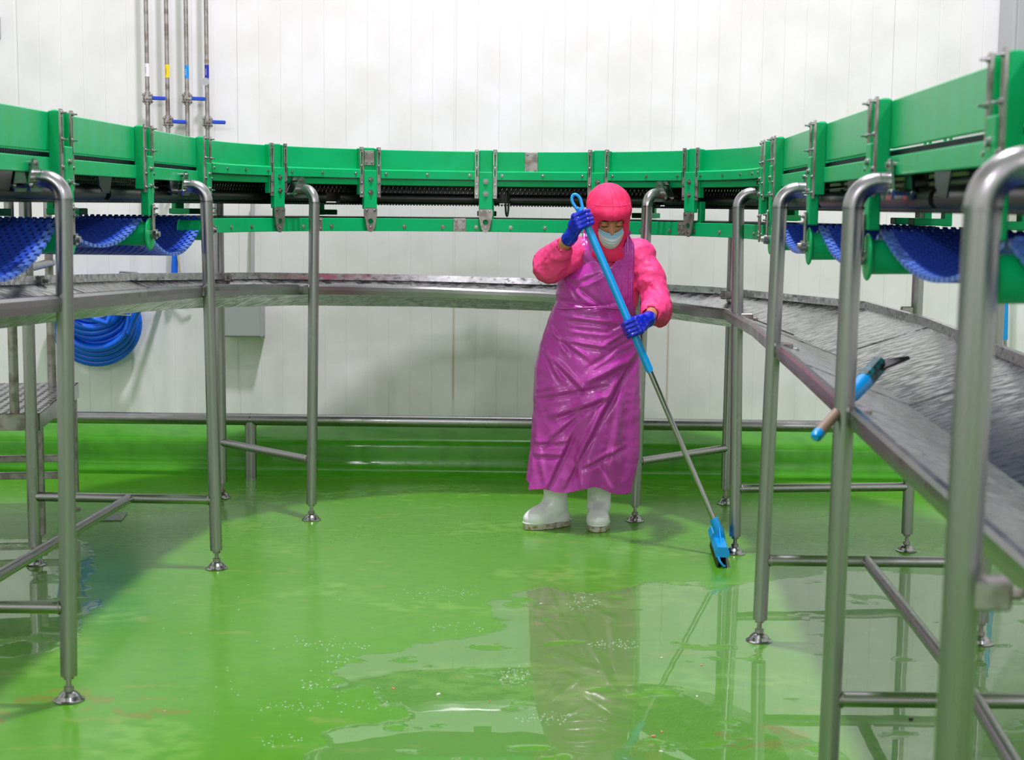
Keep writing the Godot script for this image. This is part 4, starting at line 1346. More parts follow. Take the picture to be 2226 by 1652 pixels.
# ------------------------------------------------------------------ distance fields for the figure
class Field:
	var o: Vector3
	var h: float
	var nx: int
	var ny: int
	var nz: int
	var d := PackedFloat32Array()
	func _init(lo: Vector3, hi: Vector3, cell: float) -> void:
		o = lo; h = cell
		nx = int(ceil((hi.x - lo.x) / cell)) + 1; ny = int(ceil((hi.y - lo.y) / cell)) + 1; nz = int(ceil((hi.z - lo.z) / cell)) + 1
		d.resize(nx * ny * nz); d.fill(0.3)
	func span(lo: Vector3, hi: Vector3) -> Array:
		var a := ((lo - o) / h).floor()
		var b := ((hi - o) / h).ceil()
		return [clampi(int(a.x), 0, nx - 1), clampi(int(b.x), 0, nx - 1), clampi(int(a.y), 0, ny - 1), clampi(int(b.y), 0, ny - 1), clampi(int(a.z), 0, nz - 1), clampi(int(b.z), 0, nz - 1)]
	func capsule(a: Vector3, b: Vector3, ra: float, rb: float, k := 0.02, cut := false) -> void:
		var pad := maxf(ra, rb) + k + 2.5 * h
		var s := span(a.min(b) - Vector3.ONE * pad, a.max(b) + Vector3.ONE * pad)
		var ab := b - a
		var l2 := maxf(ab.length_squared(), 1e-9)
		for z in range(s[4], s[5] + 1):
			for y in range(s[2], s[3] + 1):
				var at := (z * ny + y) * nx
				for x in range(s[0], s[1] + 1):
					var p := o + Vector3(x, y, z) * h - a
					var t := clampf(p.dot(ab) / l2, 0.0, 1.0)
					var v := (p - ab * t).length() - lerpf(ra, rb, t)
					var w := d[at + x]
					if cut:
						var g := maxf(k - absf(w + v), 0.0)
						d[at + x] = maxf(w, -v) + g * g / (4.0 * k)
					else:
						var g := maxf(k - absf(w - v), 0.0)
						d[at + x] = minf(w, v) - g * g / (4.0 * k)
	func ball(c: Vector3, r: Vector3, bas := Basis(), k := 0.02, cut := false) -> void:
		var m := maxf(r.x, maxf(r.y, r.z)) + k + 2.5 * h
		var s := span(c - Vector3.ONE * m, c + Vector3.ONE * m)
		var inv := bas.transposed()
		for z in range(s[4], s[5] + 1):
			for y in range(s[2], s[3] + 1):
				var at := (z * ny + y) * nx
				for x in range(s[0], s[1] + 1):
					var p := inv * (o + Vector3(x, y, z) * h - c)
					var k0 := (p / r).length()
					var k1 := (p / (r * r)).length()
					var v := k0 * (k0 - 1.0) / maxf(k1, 1e-6)
					var w := d[at + x]
					if cut:
						var g := maxf(k - absf(w + v), 0.0)
						d[at + x] = maxf(w, -v) + g * g / (4.0 * k)
					else:
						var g := maxf(k - absf(w - v), 0.0)
						d[at + x] = minf(w, v) - g * g / (4.0 * k)
	func below(y0: float) -> void:       # keep only what lies under y0
		for z in nz:
			for y in ny:
				var v := o.y + y * h - y0
				if v < -0.1: continue
				var at := (z * ny + y) * nx
				for x in nx:
					d[at + x] = maxf(d[at + x], v)
	func above(y0: float) -> void:
		for z in nz:
			for y in ny:
				var v := y0 - (o.y + y * h)
				if v < -0.1: continue
				var at := (z * ny + y) * nx
				for x in nx:
					d[at + x] = maxf(d[at + x], v)
	func ruffle(n: FastNoiseLite, sc: Vector3, amp: float, band := 0.03) -> void:
		for z in nz:
			for y in ny:
				var at := (z * ny + y) * nx
				for x in nx:
					if absf(d[at + x]) < band:
						var p := (o + Vector3(x, y, z) * h) * sc
						d[at + x] += amp * n.get_noise_3dv(p)
	func crease(n: FastNoiseLite, sc: Vector3, amp: float, band := 0.03) -> void:
		for z in nz:
			for y in ny:
				var at := (z * ny + y) * nx
				for x in nx:
					if absf(d[at + x]) < band:
						d[at + x] += amp * absf(n.get_noise_3dv((o + Vector3(x, y, z) * h) * sc))
	func gather(c: Vector3, bas: Basis, count: float, amp: float, y0: float, spread: float) -> void:
		var inv := bas.transposed()
		for z in nz:
			for y in ny:
				var at := (z * ny + y) * nx
				for x in nx:
					if absf(d[at + x]) < 0.02:
						var p := inv * (o + Vector3(x, y, z) * h - c)
						var w := exp(-pow((p.y - y0) / spread, 2.0))
						if w > 0.02:
							var a := atan2(p.x, p.z)
							d[at + x] += amp * w * sin(count * a + 1.5 * sin(3.0 * a))
	func fronts(y: float, x: float) -> float:      # the foremost z of the shape at (x, y)
		var ix := clampi(int(round((x - o.x) / h)), 0, nx - 1)
		var iy := clampi(int(round((y - o.y) / h)), 0, ny - 1)
		for z in range(nz - 1, -1, -1):
			if d[(z * ny + iy) * nx + ix] < 0.0:
				return o.z + z * h
		return -99.0
	func mesh_into(mb: MB) -> void:
		var ids := PackedInt32Array()
		ids.resize(nx * ny * nz); ids.fill(-1)
		var vs := PackedVector3Array()
		var ns := PackedVector3Array()
		var sy := nx
		var sz := nx * ny
		for z in nz - 1:
			for y in ny - 1:
				var at := (z * ny + y) * nx
				for x in nx - 1:
					var i := at + x
					var c0 := d[i]; var c1 := d[i + 1]; var c2 := d[i + sy]; var c3 := d[i + sy + 1]
					var c4 := d[i + sz]; var c5 := d[i + sz + 1]; var c6 := d[i + sz + sy]; var c7 := d[i + sz + sy + 1]
					var neg := int(c0 < 0) + int(c1 < 0) + int(c2 < 0) + int(c3 < 0) + int(c4 < 0) + int(c5 < 0) + int(c6 < 0) + int(c7 < 0)
					if neg == 0 or neg == 8: continue
					var c := [c0, c1, c2, c3, c4, c5, c6, c7]
					var sum := Vector3.ZERO
					var cnt := 0
					for e in EDGES:
						var fa: float = c[e[0]]
						var fb: float = c[e[1]]
						if (fa < 0) != (fb < 0):
							sum += CORN[e[0]].lerp(CORN[e[1]], fa / (fa - fb)); cnt += 1
					ids[i] = vs.size()
					vs.append(o + (Vector3(x, y, z) + sum / cnt) * h)
					ns.append(Vector3(c1 + c3 + c5 + c7 - c0 - c2 - c4 - c6, c2 + c3 + c6 + c7 - c0 - c1 - c4 - c5, c4 + c5 + c6 + c7 - c0 - c1 - c2 - c3).normalized())
		for z in range(1, nz - 1):
			for y in range(1, ny - 1):
				var at := (z * ny + y) * nx
				for x in range(1, nx - 1):
					var i := at + x
					var s := d[i] < 0
					if s != (d[i + 1] < 0):
						face(mb, vs, ns, ids[i], ids[i - sy], ids[i - sy - sz], ids[i - sz])
					if s != (d[i + sy] < 0):
						face(mb, vs, ns, ids[i], ids[i - 1], ids[i - 1 - sz], ids[i - sz])
					if s != (d[i + sz] < 0):
						face(mb, vs, ns, ids[i], ids[i - 1], ids[i - 1 - sy], ids[i - sy])
	func face(mb: MB, vs: PackedVector3Array, ns: PackedVector3Array, a: int, b: int, c: int, e: int) -> void:
		if a < 0 or b < 0 or c < 0 or e < 0: return
		mb.quad(vs[a], vs[b], vs[c], vs[e], ns[a], ns[b], ns[c], ns[e])
	const CORN := [Vector3(0, 0, 0), Vector3(1, 0, 0), Vector3(0, 1, 0), Vector3(1, 1, 0), Vector3(0, 0, 1), Vector3(1, 0, 1), Vector3(0, 1, 1), Vector3(1, 1, 1)]
	const EDGES := [[0, 1], [2, 3], [4, 5], [6, 7], [0, 2], [1, 3], [4, 6], [5, 7], [0, 4], [1, 5], [2, 6], [3, 7]]

# ------------------------------------------------------------------ the cleaner
var trunk: Field
const SH_R := Vector3(0.285, 1.245, -6.53)
const EL_R := Vector3(0.155, 1.195, -6.42)
const WR_R := Vector3(0.244, 1.322, -6.295)
const SH_L := Vector3(0.560, 1.240, -6.54)
const EL_L := Vector3(0.632, 1.030, -6.44)
const WR_L := Vector3(0.572, 0.975, -6.215)
const HEAD := Vector3(0.415, 1.425, -6.465)
const ANK_R := Vector3(0.190, 0.10, -6.575)
const TOE_R := Vector3(0.062, 0.045, -6.505)
const ANK_L := Vector3(0.402, 0.10, -6.600)
const TOE_L := Vector3(0.390, 0.045, -6.475)

func build_person() -> void:
	mat("skin", Color(0.74, 0.50, 0.36), 0.5)
	mat("brow", Color(0.10, 0.06, 0.05), 0.6)
	mat("coat_pink", Color(0.97, 0.25, 0.52), 0.6)
	mat("hood_pink", Color(0.92, 0.14, 0.38), 0.68)
	mat("apron_vinyl", Color(0.74, 0.22, 0.66), 0.33)
	M.apron_vinyl.clearcoat_enabled = true; M.apron_vinyl.clearcoat = 0.35; M.apron_vinyl.clearcoat_roughness = 0.16
	mat("glove_blue", Color(0.03, 0.13, 0.74), 0.25)
	mat("boot_white", Color(0.93, 0.93, 0.935), 0.26)
	mat("sole_white", Color(0.76, 0.75, 0.70), 0.45)
	M.sole_white.albedo_texture = noise_tex(61, 0.03, [Color(0.75, 0.65, 0.42), Color(1, 1, 1)], [0.28, 0.42], 256, 4)
	triplanar(M.sole_white, Vector3(5, 5, 5))
	mat("mask_white", Color(0.80, 0.83, 0.85), 0.8)
	mat("mask_blue", Color(0.56, 0.74, 0.84), 0.8)
	mat("tread_dark", Color(0.05, 0.05, 0.05), 0.7)
	var t := thing("person", Vector3(0.33, 0, -6.55), "person in pink hooded coat and purple apron pushing a floor squeegee", "person")
	var fold := FastNoiseLite.new()
	fold.seed = 23; fold.frequency = 1.0; fold.fractal_octaves = 3; fold.noise_type = FastNoiseLite.TYPE_SIMPLEX_SMOOTH
	var mb := MB.new()
	var f := Field.new(Vector3(0.02, 0.02, -6.78), Vector3(0.76, 1.36, -6.12), 0.012)
	# body under the clothes: legs, trunk, arms to the wrists
	f.capsule(Vector3(0.33, 0.86, -6.56), Vector3(0.225, 0.48, -6.575), 0.075, 0.055)
	f.capsule(Vector3(0.225, 0.48, -6.575), ANK_R, 0.050, 0.034)
	f.capsule(Vector3(0.40, 0.86, -6.56), Vector3(0.41, 0.48, -6.60), 0.075, 0.055)
	f.capsule(Vector3(0.41, 0.48, -6.60), ANK_L, 0.050, 0.034)
	f.ball(Vector3(0.37, 0.87, -6.555), Vector3(0.14, 0.13, 0.10))
	f.ball(Vector3(0.42, 1.12, -6.55), Vector3(0.135, 0.19, 0.085), Basis(), 0.06)
	f.capsule(SH_R, SH_L, 0.05, 0.05, 0.04)
	for q in [[SH_R, EL_R, WR_R], [SH_L, EL_L, WR_L]]:
		f.capsule(q[0], q[1], 0.048, 0.04)
		f.capsule(q[1], q[2], 0.038, 0.0268)
	f.capsule(Vector3(0.42, 1.24, -6.54), Vector3(0.418, 1.335, -6.49), 0.052, 0.05)
	f.mesh_into(mb)
	# head: skull, jaw, nose, brow, lids
	var hb := Basis(Vector3.RIGHT, 0.34) * Basis(Vector3.UP, 0.10)
	f = Field.new(HEAD - Vector3(0.11, 0.17, 0.13), HEAD + Vector3(0.11, 0.13, 0.15), 0.004)
	f.ball(HEAD + Vector3(0, 0.012, -0.01), Vector3(0.078, 0.095, 0.092), hb)
	f.ball(HEAD + hb * Vector3(0, -0.055, 0.03), Vector3(0.060, 0.075, 0.062), hb, 0.03)
	f.capsule(HEAD + Vector3(0, -0.06, -0.02), HEAD + Vector3(0, -0.14, -0.03), 0.05, 0.05)
	var fc := HEAD + hb * Vector3(0.0, -0.031, 0.087)
	f.capsule(fc + hb * Vector3(0, 0.006, -0.004), fc + hb * Vector3(0, -0.034, 0.010), 0.007, 0.011, 0.014)
	for s in [-1, 1]:
		f.ball(fc + hb * Vector3(s * 0.031, 0.004, -0.006), Vector3(0.018, 0.011, 0.012), hb, 0.012, true)
		f.ball(fc + hb * Vector3(s * 0.031, 0.001, -0.011), Vector3(0.0145, 0.010, 0.011), hb, 0.003)
		f.capsule(fc + hb * Vector3(s * 0.016, 0.020, 0.000), fc + hb * Vector3(s * 0.046, 0.019, -0.014), 0.006, 0.006, 0.012)
		f.ball(fc + hb * Vector3(s * 0.080, -0.005, -0.085), Vector3(0.010, 0.03, 0.018), hb, 0.008)
	f.mesh_into(mb)
	var body := put(mb, "body", M.skin, t)
	body.set_meta("label", "skin of the face and the bare wrists")
	for s in [-1, 1]:
		mb = MB.new()
		var lash := []
		for i in 7:
			var a := lerpf(-1.0, 1.0, i / 6.0)
			lash.append(fc + hb * Vector3(s * 0.031 + a * 0.0145, -0.0035 - 0.0025 * (1.0 - a * a), 0.0005 - 0.006 * a * a * 0.6))
		mb.tube(lash, 0.0014, 6)
		put(mb, "eyelashes", M.brow, body)
		mb = MB.new()
		var br := []
		for i in 6:
			var a := i / 5.0
			br.append(fc + hb * Vector3(s * (0.015 + 0.034 * a), 0.0195 + 0.003 * sin(a * PI), 0.0065 - 0.016 * a * a))
		mb.tube(br, [0.0016, 0.0024, 0.0024, 0.0022, 0.0018, 0.001], 6)
		put(mb, "eyebrow", M.brow, body)
	build_coat(t, fold)
	build_hood(t, fold, hb, fc)
	build_mask(t, hb, fc)
	build_apron(t)
	var pd := (POLE_TOP - POLE_LOW).normalized()
	var at_r := POLE_LOW.lerp(POLE_TOP, (1.391 - POLE_LOW.y) / (POLE_TOP.y - POLE_LOW.y))
	var at_l := POLE_LOW.lerp(POLE_TOP, (0.938 - POLE_LOW.y) / (POLE_TOP.y - POLE_LOW.y))
	build_glove(t, at_r, pd, Vector3(-0.80, 0.0, 0.60), 1.0, WR_R, EL_R)
	build_glove(t, at_l, pd, Vector3(0.62, 0.0, 0.78), -1.0, WR_L, EL_L)
	build_boot(t, ANK_R, TOE_R)
	build_boot(t, ANK_L, TOE_L)

func build_coat(t: Node3D, fold: FastNoiseLite) -> void:
	var f := Field.new(Vector3(0.04, 0.22, -6.80), Vector3(0.76, 1.36, -6.20), 0.008)
	f.ball(Vector3(0.42, 1.12, -6.55), Vector3(0.152, 0.20, 0.098), Basis(), 0.05)
	f.ball(Vector3(0.385, 0.92, -6.555), Vector3(0.150, 0.20, 0.102), Basis(), 0.08)
	f.ball(Vector3(0.36, 0.74, -6.56), Vector3(0.17, 0.20, 0.115), Basis(), 0.06)
	f.capsule(Vector3(0.33, 0.66, -6.56), Vector3(0.205, 0.26, -6.575), 0.09, 0.052, 0.03)
	f.capsule(Vector3(0.40, 0.66, -6.56), Vector3(0.405, 0.26, -6.60), 0.09, 0.052, 0.03)
	f.capsule(SH_R, SH_L, 0.066, 0.066, 0.05)
	f.capsule(Vector3(0.42, 1.25, -6.535), Vector3(0.42, 1.315, -6.50), 0.075, 0.058, 0.04)
	# raised arm: baggy at the elbow, gathered at the cuff
	f.capsule(SH_R, EL_R + Vector3(0.02, 0.0, 0), 0.070, 0.074, 0.03)
	f.ball(EL_R + Vector3(0.0, -0.008, 0.0), Vector3(0.068, 0.076, 0.07), Basis(), 0.03)
	var cr := EL_R.lerp(WR_R, 0.72)
	f.capsule(EL_R, EL_R.lerp(WR_R, 0.5), 0.072, 0.056, 0.03)
	f.capsule(EL_R.lerp(WR_R, 0.5), cr, 0.054, 0.040, 0.012)
	# lowered arm
	f.capsule(SH_L, SH_L.lerp(EL_L, 0.5) + Vector3(0.01, 0, 0), 0.068, 0.064, 0.03)
	f.capsule(SH_L.lerp(EL_L, 0.5) + Vector3(0.01, 0, 0), EL_L, 0.062, 0.066, 0.03)
	f.ball(EL_L + Vector3(0.005, -0.03, 0.06), Vector3(0.058, 0.075, 0.07), Basis(), 0.03)
	var cl := EL_L.lerp(WR_L, 0.70)
	f.capsule(EL_L, EL_L.lerp(WR_L, 0.5), 0.064, 0.060, 0.03)
	f.capsule(EL_L.lerp(WR_L, 0.5), cl, 0.058, 0.045, 0.012)
	# soft creases: long folds down the lowered sleeve, crossing gathers at the raised one
	f.crease(fold, Vector3(8, 7, 8), 0.020)
	f.crease(fold, Vector3(17, 15, 17), 0.005)
	# cuffs open towards the wrists
	for q in [[EL_R, WR_R], [EL_L, WR_L]]:
		var dir: Vector3 = (q[1] - q[0]).normalized()
		f.capsule(q[0].lerp(q[1], 0.66), q[1] + dir * 0.08, 0.031, 0.05, 0.004, true)
	var mb := MB.new()
	f.mesh_into(mb)
	var o := put(mb, "coat", M.coat_pink, t)
	o.set_meta("label", "hot pink work coat with baggy sleeves")

func build_hood(t: Node3D, fold: FastNoiseLite, hb: Basis, fc: Vector3) -> void:
	var f := Field.new(HEAD - Vector3(0.16, 0.22, 0.17), HEAD + Vector3(0.17, 0.15, 0.16), 0.005)
	f.ball(HEAD + Vector3(-0.002, 0.028, -0.012), Vector3(0.099, 0.098, 0.112), hb, 0.02)
	f.ball(HEAD + hb * Vector3(0, 0.012, 0.02), Vector3(0.094, 0.062, 0.098), hb, 0.02)      # brim band over the forehead
	f.ball(HEAD + hb * Vector3(0, -0.05, 0.0), Vector3(0.088, 0.095, 0.088), hb, 0.03)
	f.capsule(HEAD + Vector3(0, -0.08, -0.03), HEAD + Vector3(0.003, -0.145, -0.048), 0.080, 0.080, 0.04)
	f.ball(HEAD + Vector3(0.0, -0.185, -0.050), Vector3(0.098, 0.05, 0.088), Basis(), 0.04)
	f.gather(HEAD, hb, 29.0, 0.0011, 0.075, 0.020)
	f.gather(HEAD, hb, 15.0, 0.0014, 0.060, 0.035)
	f.crease(fold, Vector3(10, 8, 10), 0.006)
	# the face opening
	for y in [-0.014, -0.034, -0.056, -0.078]:
		for x in [-0.030, 0.0, 0.030]:
			f.capsule(HEAD + hb * Vector3(x * (1.0 if y > -0.06 else 0.75), y - 0.012, 0.070), HEAD + hb * Vector3(x * 1.25, y - 0.012, 0.20), 0.0235, 0.03, 0.002, true)
	# hollow for the head
	f.ball(HEAD + Vector3(0, 0.0, -0.005), Vector3(0.080, 0.096, 0.093), hb, 0.002, true)
	var mb := MB.new()
	f.mesh_into(mb)
	var o := put(mb, "hood", M.hood_pink, t)
	o.set_meta("label", "pink cloth hood with a stitched brim band")
	# stitched seam where the brim band meets the gathered crown
	mb = MB.new()
	var seam := []
	for i in 17:
		var a := lerpf(-1.0, 1.0, i / 16.0)
		seam.append(HEAD + hb * Vector3(0.0975 * sin(a), 0.052 + 0.012 * cos(a), 0.012 + 0.099 * cos(a)))
	mb.tube(seam, 0.0022, 6)
	put(mb, "brim_seam", M.hood_pink, o)

func build_mask(t: Node3D, hb: Basis, fc: Vector3) -> void:
	var nu := 24
	var nv := 16
	for part in 2:
		var mb := MB.new()
		var grid := []
		for j in nv + 1:
			var row := []
			var v := lerpf(0.0, 0.24, float(j) / nv) if part == 0 else lerpf(0.235, 1.0, float(j) / nv)
			for i in nu + 1:
				var a := lerpf(-1.0, 1.0, float(i) / nu)
				var yt := -0.020 - 0.010 * (1.0 - a * a) + 0.010 * a * a
				var yb := -0.106 + 0.040 * pow(absf(a), 2.2)
				var y := lerpf(yt, yb, v)
				var bulge := sin(clampf(v, 0.02, 1.0) * PI * 0.72) * 0.026
				var z := 0.010 - 0.052 * pow(absf(a), 2.0) + bulge * (1.0 - 0.55 * a * a) - 0.030 * v * v
				z += 0.0016 * sin(v * 34.0) * (1.0 - a * a)
				row.append(fc + hb * Vector3(a * 0.0655, y, z + 0.004))
			grid.append(row)
		for j in nv:
			for i in nu:
				var n: Vector3 = (grid[j][i + 1] - grid[j][i]).cross(grid[j + 1][i] - grid[j][i]).normalized()
				if n.dot(hb.z) < 0: n = -n
				mb.flat([grid[j][i], grid[j][i + 1], grid[j + 1][i + 1], grid[j + 1][i]], n)
		if part == 0:
			put(mb, "mask_band", M.mask_blue, t)
		else:
			put(mb, "face_mask", M.mask_white, t)

const APRON_L := [[1.335, 0.306], [1.264, 0.287], [1.203, 0.251], [1.163, 0.222], [1.132, 0.198], [1.061, 0.191], [1.03, 0.193], [0.989, 0.174], [0.907, 0.144], [0.825, 0.119], [0.733, 0.099], [0.526, 0.098], [0.35, 0.088], [0.17, 0.062]]
const APRON_R := [[1.337, 0.500], [1.287, 0.529], [1.207, 0.535], [1.146, 0.532], [1.065, 0.528], [1.014, 0.535], [0.943, 0.558], [0.861, 0.574], [0.738, 0.582], [0.532, 0.582], [0.324, 0.570], [0.17, 0.535]]
# creases as pixels of the photograph: x0 y0 x1 y1 depth(mm) width(mm)
const CREASES := [
	[1275, 826, 1356, 788, 13, 26], [1380, 785, 1324, 885, -11, 18], [1345, 836, 1278, 963, -13, 20], [1278, 963, 1240, 1042, -11, 18],
	[1300, 842, 1189, 866, -10, 16], [1311, 872, 1214, 907, -13, 20], [1242, 951, 1197, 1056, -11, 16], [1222, 963, 1171, 968, -8, 12],
	[1212, 992, 1151, 996, -8, 12], [1349, 981, 1278, 1010, -9, 14], [1258, 902, 1197, 960, -9, 16], [1189, 770, 1216, 818, 8, 14],
	[1214, 790, 1268, 843, 9, 16], [1170, 850, 1200, 840, 6, 14], [1300, 905, 1262, 985, 9, 22], [1350, 880, 1330, 1000, 7, 26],
	[1220, 655, 1290, 668, -8, 12], [1290, 668, 1375, 652, -8, 12], [1245, 690, 1330, 700, 7, 12], [1250, 715, 1320, 722, -6, 10], [1235, 740, 1310, 752, 7, 12],
	[1330, 715, 1385, 690, -7, 12], [1320, 745, 1390, 705, 7, 12], [1255, 618, 1300, 598, -7, 16], [1250, 622, 1306, 664, -9, 18], [1340, 560, 1358, 600, 7, 10],
	[1355, 570, 1372, 610, -6, 10], [1245, 575, 1262, 540, 7, 10], [1228, 600, 1250, 640, -7, 14], [1200, 700, 1235, 760, -7, 16], [1330, 760, 1385, 735, -6, 12], [1210, 730, 1270, 770, 6, 14],
	[1165, 900, 1180, 1030, 6, 14], [1385, 860, 1378, 1050, -6, 14], [1310, 1010, 1335, 1055, -7, 16], [1255, 1000, 1262, 1050, 6, 14], [1360, 640, 1375, 700, -8, 12], [1290, 790, 1330, 765, -7, 12],
]

func table(q: Array, y: float) -> float:
	if y >= q[0][0]: return q[0][1]
	for i in q.size() - 1:
		if y >= q[i + 1][0]:
			return lerpf(q[i + 1][1], q[i][1], (y - q[i + 1][0]) / (q[i][0] - q[i + 1][0]))
	return q[-1][1]

func at_plane(u: float, v: float, z: float) -> Vector2:
	var b := Basis.from_euler(Vector3(-atan(380.0 / 3200.0), 0, 0.0112))
	var d := b * Vector3((u - 1113.0) / 3200.0, -(v - 826.0) / 3200.0, -1.0)
	var k := z / d.z
	return Vector2(d.x * k, 1.45 + d.y * k)

func build_apron(t: Node3D) -> void:
	var cr := []
	for q in CREASES:
		cr.append([at_plane(q[0], q[1], -6.45), at_plane(q[2], q[3], -6.45), q[4] * 0.001, q[5] * 0.001])
	var nz := FastNoiseLite.new()
	nz.seed = 31; nz.frequency = 1.0; nz.fractal_octaves = 3
	var mb := MB.new()
	# the skirt and bib, then the two strap pieces beside the neckline
	apron_piece(mb, cr, nz, 1.178, 0.0, -1.0, 1.0, 120, 150, 0)
	apron_piece(mb, cr, nz, 1.345, 1.178, -1.0, 1.0, 22, 34, 1)
	apron_piece(mb, cr, nz, 1.345, 1.178, -1.0, 1.0, 22, 34, 2)
	var o := put(mb, "apron", M.apron_vinyl, t)
	o.set_meta("label", "long glossy purple vinyl apron with crumpled folds")
	# loop behind the neck and waist tie
	mb = MB.new()
	mb.tube([Vector3(0.32, 1.335, -6.50), Vector3(0.335, 1.345, -6.58), Vector3(0.41, 1.335, -6.625), Vector3(0.49, 1.342, -6.58), Vector3(0.505, 1.335, -6.50)], 0.012, 8)
	put(mb, "neck_loop", M.apron_vinyl, o)
	mb = MB.new()
	var tie := []
	for i in 33:
		var a := TAU * i / 32.0
		tie.append(Vector3(0.363 + 0.178 * sin(a), 1.005 + 0.006 * cos(a * 3.0), -6.55 + 0.128 * cos(a)))
	mb.tube(tie, 0.0045, 6, false)
	put(mb, "waist_tie", M.apron_vinyl, o)

func trunk_front(x: float, y: float) -> float:
	if trunk == null:
		trunk = Field.new(Vector3(0.15, 0.6, -6.70), Vector3(0.70, 1.40, -6.34), 0.01)
		trunk.ball(Vector3(0.42, 1.12, -6.55), Vector3(0.160, 0.20, 0.106), Basis(), 0.05)
		trunk.ball(Vector3(0.385, 0.92, -6.555), Vector3(0.158, 0.20, 0.110), Basis(), 0.08)
		trunk.ball(Vector3(0.36, 0.74, -6.56), Vector3(0.178, 0.20, 0.123), Basis(), 0.06)
		trunk.capsule(SH_R, SH_L, 0.072, 0.072, 0.05)
		trunk.capsule(Vector3(0.42, 1.25, -6.535), Vector3(0.42, 1.315, -6.50), 0.085, 0.085, 0.04)
	var s := 0.0
	var k := 0
	for q in [[0, 0], [1, 0], [-1, 0], [0, 1], [0, -1], [2, 0], [-2, 0], [0, 2], [0, -2]]:
		var v := trunk.fronts(y + q[1] * 0.01, x + q[0] * 0.01)
		if v > -90.0:
			s += v; k += 1
	return s / k if k > 0 else -99.0

func apron_piece(mb: MB, cr: Array, nz: FastNoiseLite, y1: float, y0: float, a0: float, a1: float, nu: int, nv: int, kind: int) -> void:
	var grid := []
	for j in nv + 1:
		var row := []
		var v := float(j) / nv
		for i in nu + 1:
			var a := lerpf(a0, a1, float(i) / nu)
			var y := lerpf(y1, y0, v)
			if kind == 0:
				# the hem: lower at the right, lifted and scalloped between
				var hem := 0.200 + 0.012 * sin(a * 5.2 + 0.6) - 0.030 * maxf(a, 0.0) - 0.002 * a + 0.010 * sin(a * 11.0)
				y = lerpf(y1, hem, v)
			var xl := table(APRON_L, y)
			var xr := table(APRON_R, y)
			var xc := (xl + xr) / 2
			var w := (xr - xl) / 2
			var th := a * 1.75
			if kind > 0:
				var vv := clampf((y - 1.178) / 0.130, 0.0, 1.0)
				var n_l := lerpf(0.405, 0.336, pow(vv, 0.42))
				var n_r := lerpf(0.405, 0.495, pow(vv, 0.55))
				var x := lerpf(xl, n_l, (a + 1) / 2) if kind == 1 else lerpf(n_r, xr, (a + 1) / 2)
				th = asin(clampf((x - xc) / w, -1.0, 1.0))
			var deep := lerpf(0.125, 0.150, clampf((1.0 - y) / 0.4, 0.0, 1.0))
			var zc := -6.555 + 0.010 * clampf(1.0 - y, 0.0, 1.0)
			if y > 1.15:
				deep *= 1.0 - 0.9 * clampf((y - 1.15) / 0.20, 0.0, 1.0) * 0.55
			var p := Vector3(xc + w * sin(th), y, zc + deep * cos(th))
			# long flares of the skirt
			var low := clampf((0.95 - y) / 0.6, 0.0, 1.0)
			var rad := 0.010 * low * sin(th * 6.0 + 1.0) + 0.008 * low * sin(th * 11.0 + y * 4.0)
			var q := Vector2(p.x, p.y)
			var front := clampf(cos(th) * 1.6, 0.0, 1.0)
			var dz := 0.0
			for c in cr:
				var s: Vector2 = c[1] - c[0]
				var l := s.length()
				var dd: Vector2 = q - c[0]
				var tt := dd.dot(s) / (l * l)
				if tt < -0.3 or tt > 1.3: continue
				var sd := dd.cross(s) / l
				var wd: float = c[3] * 0.72
				if absf(sd) > wd * 4: continue
				var end := clampf((tt + 0.3) / 0.35, 0.0, 1.0) * clampf((1.3 - tt) / 0.35, 0.0, 1.0)
				var g := exp(-sd * sd / (wd * wd))
				var g2 := exp(-pow((sd - wd * 1.5) / wd, 2.0))
				dz += c[2] * (g - 0.65 * g2) * end
			rad += 0.003 * nz.get_noise_2d(p.x * 13.0, p.y * 12.0)
			p += Vector3(sin(th), 0, cos(th)) * rad
			p.z += dz * front * 1.1
			if y > 0.7 and cos(th) > 0.1:
				p.z = maxf(p.z, trunk_front(p.x, p.y) + 0.004 + 0.3 * dz * front)
			row.append(p)
		grid.append(row)
	var ns := []
	for j in nv + 1:
		var row := []
		for i in nu + 1:
			var dx: Vector3 = grid[j][mini(i + 1, nu)] - grid[j][maxi(i - 1, 0)]
			var dy: Vector3 = grid[maxi(j - 1, 0)][i] - grid[mini(j + 1, nv)][i]
			row.append(dx.cross(dy).normalized())
		ns.append(row)
	for s in [0, 1]:
		for j in nv:
			for i in nu:
				var idx := [[j, i], [j, i + 1], [j + 1, i + 1], [j + 1, i]]
				var p := []
				var n := []
				for e in idx:
					var nn: Vector3 = ns[e[0]][e[1]]
					p.append(grid[e[0]][e[1]] - nn * (0.0025 if s == 1 else 0.0))
					n.append(-nn if s == 1 else nn)
				mb.quad(p[0], p[1], p[2], p[3], n[0], n[1], n[2], n[3])

